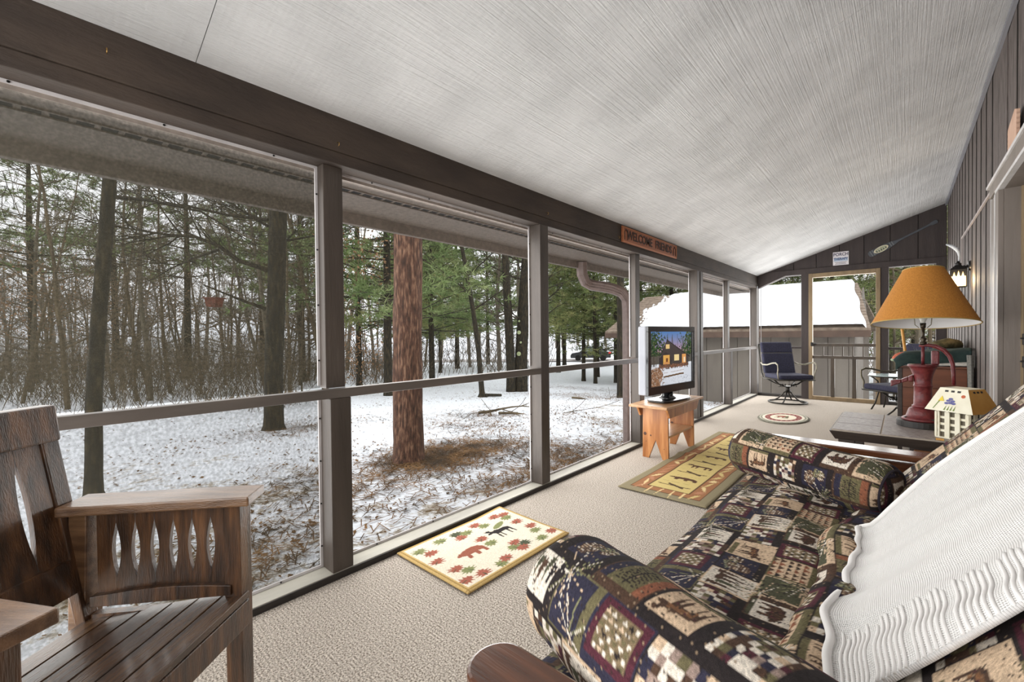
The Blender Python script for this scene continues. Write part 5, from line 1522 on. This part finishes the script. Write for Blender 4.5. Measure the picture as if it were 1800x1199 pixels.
# ---- red hand-pump lamp
pl_ = empty('pump_lamp', (.10, 4.06, .4995), label='table lamp made from a red cast-iron hand pump with a wide amber shade', cat='lamp')
M_red = mat('oxblood_cast_iron', (84, 28, 32), (112, 42, 44), 40, .4, .25, 90, spec=.5)
M_blk = mat('black_wood_base', (30, 27, 26), (42, 38, 36), 8, .45)
bs = [(.135 * math.cos(2 * PI * k / 32), .135 * math.sin(2 * PI * k / 32), 0) for k in range(32)]
MB().prism(bs, (0, 0, .042)).build('base', M_blk, pl_, bevel=.003)
m = MB(); m.lathe([(.108, .042), (.11, .052), (.10, .06), (.088, .066), (.082, .085), (.078, .10), (.072, .118), (.058, .128), (.05, .135)], 28); ft_ = m.build('foot', M_red, pl_, smooth=True)
for k in range(4):
    a = k * PI / 2 + .5
    m = MB(); m.lathe([(.007, .05), (.007, .066)], 6, (.098 * math.cos(a), .098 * math.sin(a), 0)); m.build('bolt', M_blk, ft_)
m = MB(); m.lathe([(.05, .13), (.056, .135), (.056, .142), (.047, .147), (.046, .27), (.049, .273), (.049, .28), (.046, .283), (.0465, .32), (.052, .355), (.064, .39), (.072, .405), (.078, .408), (.078, .42), (.066, .422), (.06, .415)], 32)
m.build('cylinder', M_red, pl_, smooth=True)
sp_ = MB()
for (xa, xb, za, zb, zc, zd) in ((-.05, -.075, .30, .35, .305, .335), (-.075, -.11, .305, .335, .29, .315), (-.11, -.165, .29, .315, .262, .305)):
    sp_.hexa([(xb, -.028, zc), (xa, -.028, za), (xa, .028, za), (xb, .028, zc)], [(xb, -.028, zd), (xa, -.028, zb), (xa, .028, zb), (xb, .028, zd)])
spo = sp_.build('spout', M_red, pl_, bevel=.006)
m = MB(); m.tube([(0, 0, .41), (0, 0, .55)], .009, 10); m.build('piston_rod', M_red, pl_, smooth=True)
m = MB(); m.box(.040, .080, -.012, .012, .42, .515); m.build('pivot_bracket', M_red, pl_, bevel=.008)
hp = [(-.02, 0, .545), (.02, 0, .552), (.06, 0, .545), (.10, 0, .52), (.128, 0, .48), (.142, 0, .43), (.147, 0, .36), (.148, 0, .29)]
m = MB(); m.tube(hp, [.010, .016, .02, .02, .018, .017, .015, .014], 10, flat=.7); m.build('pump_handle', M_red, pl_, smooth=True)
m = MB(); m.tube([(.06, -.016, .50), (.06, .016, .50)], .014, 10); m.build('pivot_pin', M_red, pl_)
m = MB(); m.lathe([(.012, .55), (.02, .558), (.02, .57), (.012, .58), (.02, .592), (.012, .604), (.009, .61), (.009, .665), (.014, .668), (.016, .70)], 16); m.build('stem', mat('dark_bronze_stem', (62, 54, 44), rough=.35, metal=.7), pl_, smooth=True)
m = MB(); m.tube([(-.02, 0, .668), (-.04, 0, .69), (-.045, 0, .76), (-.035, 0, .88), (0, 0, .935), (.035, 0, .88), (.045, 0, .76), (.04, 0, .69), (.02, 0, .668)], .003, 6); m.build('harp', M_arm, pl_)
m = MB(); m.lathe([(.012, .70), (.014, .715), (.028, .745), (.032, .77), (.026, .80), (.0, .81)], 16); m.build('bulb', mat('clear_bulb', (210, 210, 205), rough=.1, spec=.8), pl_, smooth=True)
M_shade = mat('amber_linen', (176, 116, 44), (196, 132, 54), 120, .85, .4, 300)
M_shin2 = mat('white_shade_lining', (226, 226, 226), rough=.8)
R0, R1, H0, H1 = .272, .105, -.19, .18
m = MB(); m.lathe([(R0 + (R1 - R0) * t, H0 + (H1 - H0) * t) for t in np.linspace(0, 1, 8)], 48, cap=False); sh = m.build('lamp_shade', M_shade, pl_, smooth=True, loc=(0, 0, .885)); sh.rotation_euler = (math.radians(-7), 0, 0)
m = MB(); m.lathe([(R0 - .002 + (R1 - R0) * t, H0 + .0005 + (H1 - H0) * t) for t in np.linspace(0, 1, 8)], 48, cap=False); m.f = [f[::-1] for f in m.f]; m.build('lining', M_shin2, sh, smooth=True)
for rr_, zz in ((R0, H0), (R1, H1)):
    m = MB(); m.tube([(rr_ * math.cos(a), rr_ * math.sin(a), zz) for a in np.linspace(0, 2 * PI, 49)], .0035, 6, cap=False); m.build('shade_rim', mat('gold_braid', (176, 150, 90), rough=.8), sh, smooth=True)
m = MB(); m.tube([(-R1, 0, H1 - .01), (R1, 0, H1 - .01)], .002, 5); m.tube([(0, -R1, H1 - .01), (0, R1, H1 - .01)], .002, 5); m.lathe([(.008, 0), (.006, .02), (.01, .03), (.0, .045)], 10, (0, 0, H1 - .01)); m.build('spider', M_arm, sh)

# ---- painted cottage night-light on the table
M_crm = mat('cream_paint', (226, 220, 196), (236, 232, 212), 12, .5, .1)
M_hon = mat('honey_wood', (196, 140, 62), (212, 160, 84), 8, .5, .1)
hl = empty('cottage_lamp', (.262, 3.73, .4995), math.radians(-34), 'cream cottage-shaped lamp with picket fence base and flowers painted on its roof shade', 'lamp')
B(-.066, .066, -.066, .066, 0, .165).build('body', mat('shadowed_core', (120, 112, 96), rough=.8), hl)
B(-.085, .085, -.085, .085, 0, .008).build('base', M_crm, hl, bevel=.002)
for side in range(4):
    a = side * PI / 2; c_, s_ = math.cos(a), math.sin(a)
    R = lambda x, y, z: (x * c_ - y * s_, x * s_ + y * c_, z)
    for k in range(4):
        x = -.075 + k * .05
        hx = .012
        MB().prism([R(x - hx, -.082, .008), R(x + hx, -.082, .008), R(x + hx, -.082, .158), R(x, -.082, .166), R(x - hx, -.082, .158)], R(0, .008, 0)).build('picket', M_crm, hl)
    for z in (.045, .085, .125):
        MB().prism([R(-.082, -.074, z - .007), R(.082, -.074, z - .007), R(.082, -.074, z + .007), R(-.082, -.074, z + .007)], R(0, .006, 0)).build('fence_rail', M_crm, hl)
    bw, tw_, zb, zt_ = .118, .068, .168, .302
    hw_ = .01
    pan = MB().hexa([R(-bw, -bw, zb), R(bw, -bw, zb), R(bw - .006, -bw + .008, zb), R(-bw + .006, -bw + .008, zb)], [R(-tw_, -tw_, zt_), R(tw_, -tw_, zt_), R(tw_ - .004, -tw_ + .006, zt_), R(-tw_ + .004, -tw_ + .006, zt_)]).build('roof_panel', M_hon if side in (1, 3) else M_crm, hl)
    sl = lambda u, v, d=.0015: R(u, -bw + (bw - tw_) * v - d, zb + (zt_ - zb) * v + d * .3)
    def disc(u, v, ru, rv, mm, nm, n=10):
        MB().prism([sl(u + ru * math.cos(2 * PI * k / n), v + rv * math.sin(2 * PI * k / n)) for k in range(n)], R(0, .0012, 0)).build(nm, mm, pan)
    for u in (-.03, 0, .03):
        MB().prism([sl(u - .008, .84), sl(u + .008, .84), sl(u + .008, .92), sl(u - .008, .92)], R(0, .001, 0)).build('vent_hole', M_blk, pan)
    if side == 0:
        yel, vio, grn, org = mat('paint_yellow', (226, 200, 60), rough=.6), mat('paint_violet', (96, 96, 150), rough=.6), mat('paint_green', (120, 140, 70), rough=.6), mat('paint_rust', (190, 96, 60), rough=.6)
        MB().prism([sl(-.06, .42), sl(-.03, .44), sl(-.045, .66)], R(0, .001, 0)).build('painted_daffodil', yel, pan)
        MB().prism([sl(-.078, .08), sl(-.074, .08), sl(-.05, .45), sl(-.055, .45)], R(0, .001, 0)).build('painted_stem', grn, pan)
        for (u, v) in ((.0, .55), (-.01, .47), (.012, .46), (.002, .38), (-.016, .36), (.018, .36)): disc(u, v, .011, .05, vio, 'painted_petal')
        for u in (-.02, -.005, .01, .025): MB().prism([sl(u - .004, .06), sl(u + .004, .06), sl(u + .006, .26)], R(0, .001, 0)).build('painted_grass', grn, pan)
        disc(.055, .7, .01, .07, org, 'painted_butterfly')
B(-.068, .068, -.068, .068, .298, .304).build('roof_cap', M_crm, hl)
MB().prism([(-.105, 3.62, .4995), (-.085, 3.63, .4995), (-.07, 3.615, .4995)], (0, 0, .012)).build('wood_chip', M_hon, label='small orange wood chip lying near the edge of the slate table', cat='ornament', loc=(.25, -.02, 0))

# ================================================================== wooden cabinet with piled blankets
W_cab = mat('red_brown_cabinet', (92, 50, 30), (116, 66, 40), 5, .4, .15, 50, (.6, 6, 3))
cb = empty('wooden_cabinet', (.2, 5.9, 0), label='reddish brown wooden cabinet with dark corner posts behind the pump lamp', cat='cabinet')
x0, x1, y0, y1, H = -.24, .262, -.3, .3, .82
B(x0 + .015, x1 - .015, y0 + .012, y1 - .012, .04, H - .02).build('body', W_cab, cb)
for x in (x0, x1 - .035):
    for y in (y0, y1 - .035): B(x, x + .035, y, y + .035, 0, H - .02).build('corner_post', W_dkt, cb, bevel=.003)
for k in range(4):
    B(x0 + .036, x1 - .036, y0 + .004, y0 + .014, .06 + k * .185, .06 + (k + 1) * .185 - .004).build('front_plank', W_cab, cb, bevel=.002)
B(x0 - .01, x1, y0 - .012, y1 + .01, H - .02, H).build('top', W_cab, cb, bevel=.004)
MB().lathe([(.012, 0), (.014, .008), (.008, .016)], 10).build('knob', mat('brass_knob', (176, 120, 60), rough=.35, metal=.8), cb, loc=(.17, y0 + .004, .52)).rotation_euler = (PI / 2, 0, 0)


def draped(name, label, x0, x1, y0, y1, zt_, drop_f, drop_l, m, thick=.012, seed=1, tilt=0.0):
    """folded cloth lying over a top with its front edge hanging"""
    nx_, ny_ = 60, 60; P = np.zeros((nx_, ny_, 3)); rr = random.Random(seed); ph = rr.uniform(0, 6)
    for i in range(nx_):
        for j in range(ny_):
            u, v = i / (nx_ - 1), j / (ny_ - 1)
            L_ = (y1 - y0) + drop_f; s_ = v * L_
            x = x0 + u * (x1 - x0); zz = zt_ + tilt * u
            if s_ < drop_f: y, z = y0 - .012 - .006 * math.sin(u * 14 + ph), zz - (drop_f - s_)
            else: y, z = y0 + (s_ - drop_f), zz + .008 * math.sin(u * 9 + ph) * math.sin(v * 6)
            if u < .15: z -= drop_l * (1 - u / .15) ** 2
            P[i, j] = (x, y, z)
    e = empty(name, ((x0 + x1) / 2, (y0 + y1) / 2, zt_), label=label, cat='blanket')
    o = MB().grid(P - np.array(e.location)).build('cloth', m, e, smooth=True); o.modifiers.new('thick', 'SOLIDIFY').thickness = thick
    return e, P


M_grn = mat('dark_green_plaid', (26, 42, 42), (40, 58, 54), 14, .95, .3, 200)
M_camo = mat('camouflage_fleece', (52, 44, 30), (120, 104, 70), 12, .95, .3, 200, c3=(78, 70, 42))
M_wfr = mat('white_woven_border', (216, 212, 204), (190, 186, 178), 60, .95, .3, 200)
e, P = draped('green_blanket', 'dark green plaid blanket folded over the cabinet with a white fringed border', -.05, .455, 5.62, 6.15, .905, .085, .05, M_grn, .03, 2, .05)
B(-.12, .245, -.292, -.278, -.075, -.03).build('border', M_wfr, e, bevel=.003)
B(.02, .25, -.296, -.279, -.028, .018).build('border', M_wfr, e, bevel=.003)
for k in range(26):
    B(-.005 + k * .0095, -.001 + k * .0095, -.299, -.296, -.018, -.004).build('border_mark', M_blk, e)
fr = empty('knit_hat', (-.0, 5.72, .855), label='rust-red knitted hat lying at the corner of the piled blankets', cat='hat')
m = MB(); m.lathe([(.075, .0), (.085, .015), (.08, .04), (.06, .068), (.03, .085), (0, .09)], 20); m.build('crown', mat('rust_knit', (168, 84, 60), (186, 104, 78), 60, .95, .4, 200), fr, smooth=True)
m = MB(); m.tube([(.08 * math.cos(a), .08 * math.sin(a), .012) for a in np.linspace(0, 2 * PI, 25)], .014, 7, cap=False); m.build('brim', mat('sage_knit', (136, 150, 122), (156, 168, 140), 60, .95), fr, smooth=True)
ro = empty('camouflage_roll', (.33, 6.35, 1.0), label='rolled camouflage fleece resting behind the green blanket by the siding', cat='blanket')
m = MB(); m.tube([(-.10, -.25, .0), (0, -.2, .02), (.06, -.1, .0), (.07, .1, -.02), (.06, .25, -.03)], [.04, .055, .06, .06, .045], 14); m.build('roll', M_camo, ro, smooth=True)
gth = MB(); gth.box(.463, .472, 5.50, 5.64, .28, .93)
gth = empty('grey_throw', (.445, 5.57, .0), label='grey fringed throw hanging beside the cabinet against the siding', cat='blanket')
m = MB()
for k in range(9):
    m.tube([(.012 * math.sin(k * 1.3) - .006, -.06 + k * .015, .93), (.008 * math.sin(k), -.06 + k * .015, .6), (.012 * math.cos(k), -.062 + k * .0155, .3)], .011, 6)
m.build('folds', mat('grey_wool', (112, 112, 108), (136, 134, 128), 60, .95, .3, 200), gth, smooth=True)
hs = MB(); hs.tube([(.11, 6.85, .0), (-.02, 6.75, 1.28)], .014, 8)
hs.build('wooden_pole', M_hon, label='yellow wooden pole leaning behind the cabinet near the screen door', cat='pole')
pp = empty('spiky_plant', (.24, 7.0, 0), label='spiky-leaved potted plant behind the piled blankets', cat='plant')
m = MB(); m.lathe([(.10, 0), (.13, .26), (.14, .27), (.14, .3), (.12, .3), (.0, .28)], 20); m.build('pot', mat('terracotta', (150, 90, 64), rough=.8), pp, smooth=True)
rnd = random.Random(12)
for k in range(16):
    a = rnd.uniform(0, 6.28); l = rnd.uniform(.5, .8); d = rnd.uniform(.08, .2)
    pts = [(.03 * math.cos(a), .03 * math.sin(a), .28), (d * .4 * math.cos(a), d * .4 * math.sin(a), .28 + l * .6), (d * math.cos(a), d * math.sin(a), .28 + l)]
    MB().tube(pts, [.008, .012, .001], 5, flat=.3).build('leaf', mat('grey_green_leaf', (96, 110, 84), (120, 132, 100), 8, .6), pp)

# ================================================================== things on the walls
# carved sign on the beam
W_sign = mat('carved_cedar', (138, 76, 42), (162, 96, 56), 8, .55, .2, 60, (6, .8, 6))
sg = empty('welcome_sign', (XW + .001, 4.44, 2.095), label='carved cedar sign reading WELCOME FRIENDS on the header beam', cat='sign')
B(0, .016, -.66, .66, -.076, .076).build('board', W_sign, sg, bevel=.004)
fr_ = MB(); fr_.box(.016, .021, -.65, .65, .062, .07); fr_.box(.016, .021, -.65, .65, -.07, -.062); fr_.box(.016, .021, -.65, -.64, -.062, .062); fr_.box(.016, .021, .64, .65, -.062, .062); fr_.build('raised_border', mat('cedar_edge', (176, 112, 70), rough=.6), sg)
M_let = mat('burnt_lettering', (52, 28, 16), rough=.7)
for txt, y in (('WELCOME', -.29), ('FRIENDS', .285)):
    me = text_mesh(txt, .118, .004, .98, .002); me.materials.append(M_let)
    from_mesh('lettering', me, sg, (.0175, y, 0), (PI / 2, 0, PI / 2))
for y in (-.595, .59):
    m = MB(); m.tube([(.018, y - .03, -.05), (.018, y - .032, .02), (.018, y, .05), (.018, y + .03, .02), (.018, y + .03, -.05)], .004, 5); m.build('carved_arch', M_let, sg)
# tin sign and paddle on the gable
ts = empty('tin_sign', (-.766, YF - .004, 2.357), math.radians(0), 'small white PORCH THERAPY sign on the dark gable boards', 'sign')
B(-.105, .105, -.004, 0, -.11, .11).build('plate', mat('white_tin', (214, 210, 214), (226, 222, 224), 10, .45), ts, bevel=.002)
B(-.092, .092, -.0048, -.004, -.045, .012).build('band', mat('pale_blue_print', (170, 186, 206), rough=.5), ts)
M_ind = mat('indigo_print', (44, 40, 76), rough=.5)
for txt, z, sz, m_ in (('PORCH', .065, .072, M_ind), ('THERAPY', -.008, .054, mat('blue_print', (40, 58, 104), rough=.5))):
    me = text_mesh(txt, sz, .001, .82, .0015); me.materials.append(m_); from_mesh('lettering', me, ts, (0, -.0052, z), (PI / 2, 0, 0))
for z, w_ in ((-.060, .16), (-.074, .13), (-.090, .15)):
    n_ = 9
    for k in range(n_):
        xa = -w_ / 2 + k * w_ / n_; B(xa, xa + w_ / n_ * .72, -.0046, -.004, z - .0035, z + .0035).build('print_line', M_ind if k % 3 else M_blk, ts)
pd = empty('paddle', (-.02, YF - .012, 2.562), label='dark wooden canoe paddle with an oval painted badge on the gable boards', cat='paddle')
ang = math.atan2(.406, .79)
M_pad = mat('slate_painted_paddle', (62, 66, 72), (74, 78, 84), 10, .5)
def pr2(pts): return [(x * math.cos(ang) - z * math.sin(ang), 0, x * math.sin(ang) + z * math.cos(ang)) for x, z in pts]
pts = [(-.44, -.022), (-.44, .022), (-.425, .042), (-.40, .05), (-.20, .05), (-.12, .036), (-.04, .016), (.0, .014), (.36, .014), (.37, .024), (.43, .028), (.445, .018), (.445, -.018), (.43, -.028), (.37, -.024), (.36, -.014), (.0, -.014), (-.04, -.016), (-.12, -.036), (-.20, -.05), (-.40, -.05), (-.425, -.042)]
MB().prism(pr2(pts), (0, .011, 0)).build('blade_and_shaft', M_pad, pd, bevel=.002)
ov = lambda r1, r2: pr2([(-.27 + r1 * math.cos(t), r2 * math.sin(t)) for t in np.linspace(0, 2 * PI, 28)[:-1]])
bd_ = MB().prism([(p[0], -.002, p[2]) for p in ov(.095, .043)], (0, .002, 0)).build('badge', mat('cream_badge', (214, 206, 176), rough=.6), pd)
MB().prism([(p[0], -.003, p[2]) for p in ov(.08, .033)], (0, .001, 0)).build('badge_scene', mat('sage_badge', (150, 154, 128), (180, 182, 158), 20, .6), bd_)
for k in range(5):
    x = -.33 + k * .03; MB().prism([(p[0], -.004, p[2]) for p in pr2([(x - .01, -.022), (x + .01, -.022), (x, .016 - .006 * (k % 2))])], (0, .001, 0)).build('painted_fir', mat('dark_fir_paint', (52, 60, 46), rough=.6), bd_)
for x in (-.405, -.375, -.15, -.12):
    MB().prism([(p[0], -.0012, p[2]) for p in pr2([(x, -.046 if x < -.2 else -.034), (x + .008, -.046 if x < -.2 else -.034), (x + .008, .046 if x < -.2 else .034), (x, .046 if x < -.2 else .034)])], (0, .001, 0)).build('painted_band', mat('grey_band', (120, 122, 124), rough=.6), pd)
# scalloped board on the door cap
pts = [(3.54 + .002, 2.157)]
for k in range(13): pts.append((3.545 + (.006 if k % 2 else 0), 2.162 + k * .0135))
pts += [(3.60, 2.345), (3.80, 2.30)]
for k in range(10): pts.append((3.806 + (.006 if k % 2 else 0), 2.29 - k * .0135))
pts.append((3.80, 2.157))
MB().prism([(.448, y, z) for y, z in pts], (.014, 0, 0)).build('scalloped_board', mat('bare_plywood', (186, 150, 128), (198, 164, 142), 8, .7), label='bare scalloped wooden cut-out standing on the door head', cat='ornament', bevel=.001)

# lantern sconce
ls = empty('lantern_sconce', (XH, 6.0, 1.70), label='black lantern sconce with fir tree cut-outs glowing on the house siding', cat='sconce')
m = MB(); m.tube([(0, 0, .062), (-.016, 0, .062)], [.05, .044], 20); m.build('wall_plate', M_black, ls)
m = MB(); m.tube([(-.014, 0, .062), (-.03, 0, .055), (-.05, 0, .065)], [.02, .012, .009], 10); m.build('arm', M_black, ls, smooth=True)
cx = -.083
m = MB(); m.hexa([(cx - .062, -.062, .03), (cx + .062, -.062, .03), (cx + .062, .062, .03), (cx - .062, .062, .03)], [(cx - .02, -.02, .075), (cx + .02, -.02, .075), (cx + .02, .02, .075), (cx - .02, .02, .075)]); m.lathe([(.022, .075), (.024, .09), (.012, .105), (.008, .115)], 12, (cx, 0, 0)); m.build('cap', M_black, ls)
h = .055
for (ux, uy) in ((1, 0), (-1, 0), (0, 1), (0, -1)):
    fx, fy = cx + ux * h, uy * h; tx, ty = -uy, ux
    T_ = lambda u, z, o=0: (fx + tx * u + ux * o, fy + ty * u + uy * o, z)
    # plate between glass and cap with three fir-shaped openings left glowing behind it
    for (ua, ub) in ((-.055, -.04), (-.018, -.009), (.009, .018), (.04, .055)):
        MB().prism([T_(ua, -.035), T_(ub, -.035), T_(ub, .03), T_(ua, .03)], (ux * .003, uy * .003, 0)).build('fret_plate', M_black, ls)
    for uc, top in ((-.029, .010), (0, .018), (.029, .010)):
        for sg_ in (-1, 1):
            MB().prism([T_(uc + sg_ * .011, -.035), T_(uc + sg_ * .011, .03), T_(uc, .03), T_(uc, top), T_(uc + sg_ * .004, top - .014), T_(uc + sg_ * .003, top - .014), T_(uc + sg_ * .007, top - .027), T_(uc + sg_ * .005, top - .027), T_(uc + sg_ * .010, -.034)], (ux * .003, uy * .003, 0)).build('fret_plate', M_black, ls)
    for ua in (-.055, .049):
        MB().prism([T_(ua, -.13), T_(ua + .006, -.13), T_(ua + .006, -.035), T_(ua, -.035)], (ux * .004, uy * .004, 0)).build('frame_bar', M_black, ls)
    MB().prism([T_(-.055, -.136), T_(.055, -.136), T_(.055, -.128), T_(-.055, -.128)], (ux * .004, uy * .004, 0)).build('frame_bar', M_black, ls)
B(cx - .05, cx + .05, -.05, .05, -.128, .025).build('frosted_glass', mat('lit_frosted_glass', (200, 180, 140), rough=.5, emit=(255, 206, 128), estr=.26), ls)
hk_p = [(-.075, 0, .115), (-.074, 0, .16), (-.078, 0, .20), (-.095, 0, .235), (-.125, 0, .265), (-.165, 0, .288)]
m = MB(); m.tube(hk_p, [.007, .009, .013, .017, .014, .006], 10); m.build('horn_scroll', mat('polished_horn', (150, 156, 164), (196, 200, 206), 14, .25, spec=.7), ls, smooth=True)
ld = bpy.data.lights.new('sconce_bulb', 'POINT'); ld.energy = 2.0; ld.color = (1, .78, .48); ld.shadow_soft_size = .03
lo_ = bpy.data.objects.new('sconce_bulb', ld); COL.objects.link(lo_); lo_.location = (XH - .083, 5.90, 1.62)
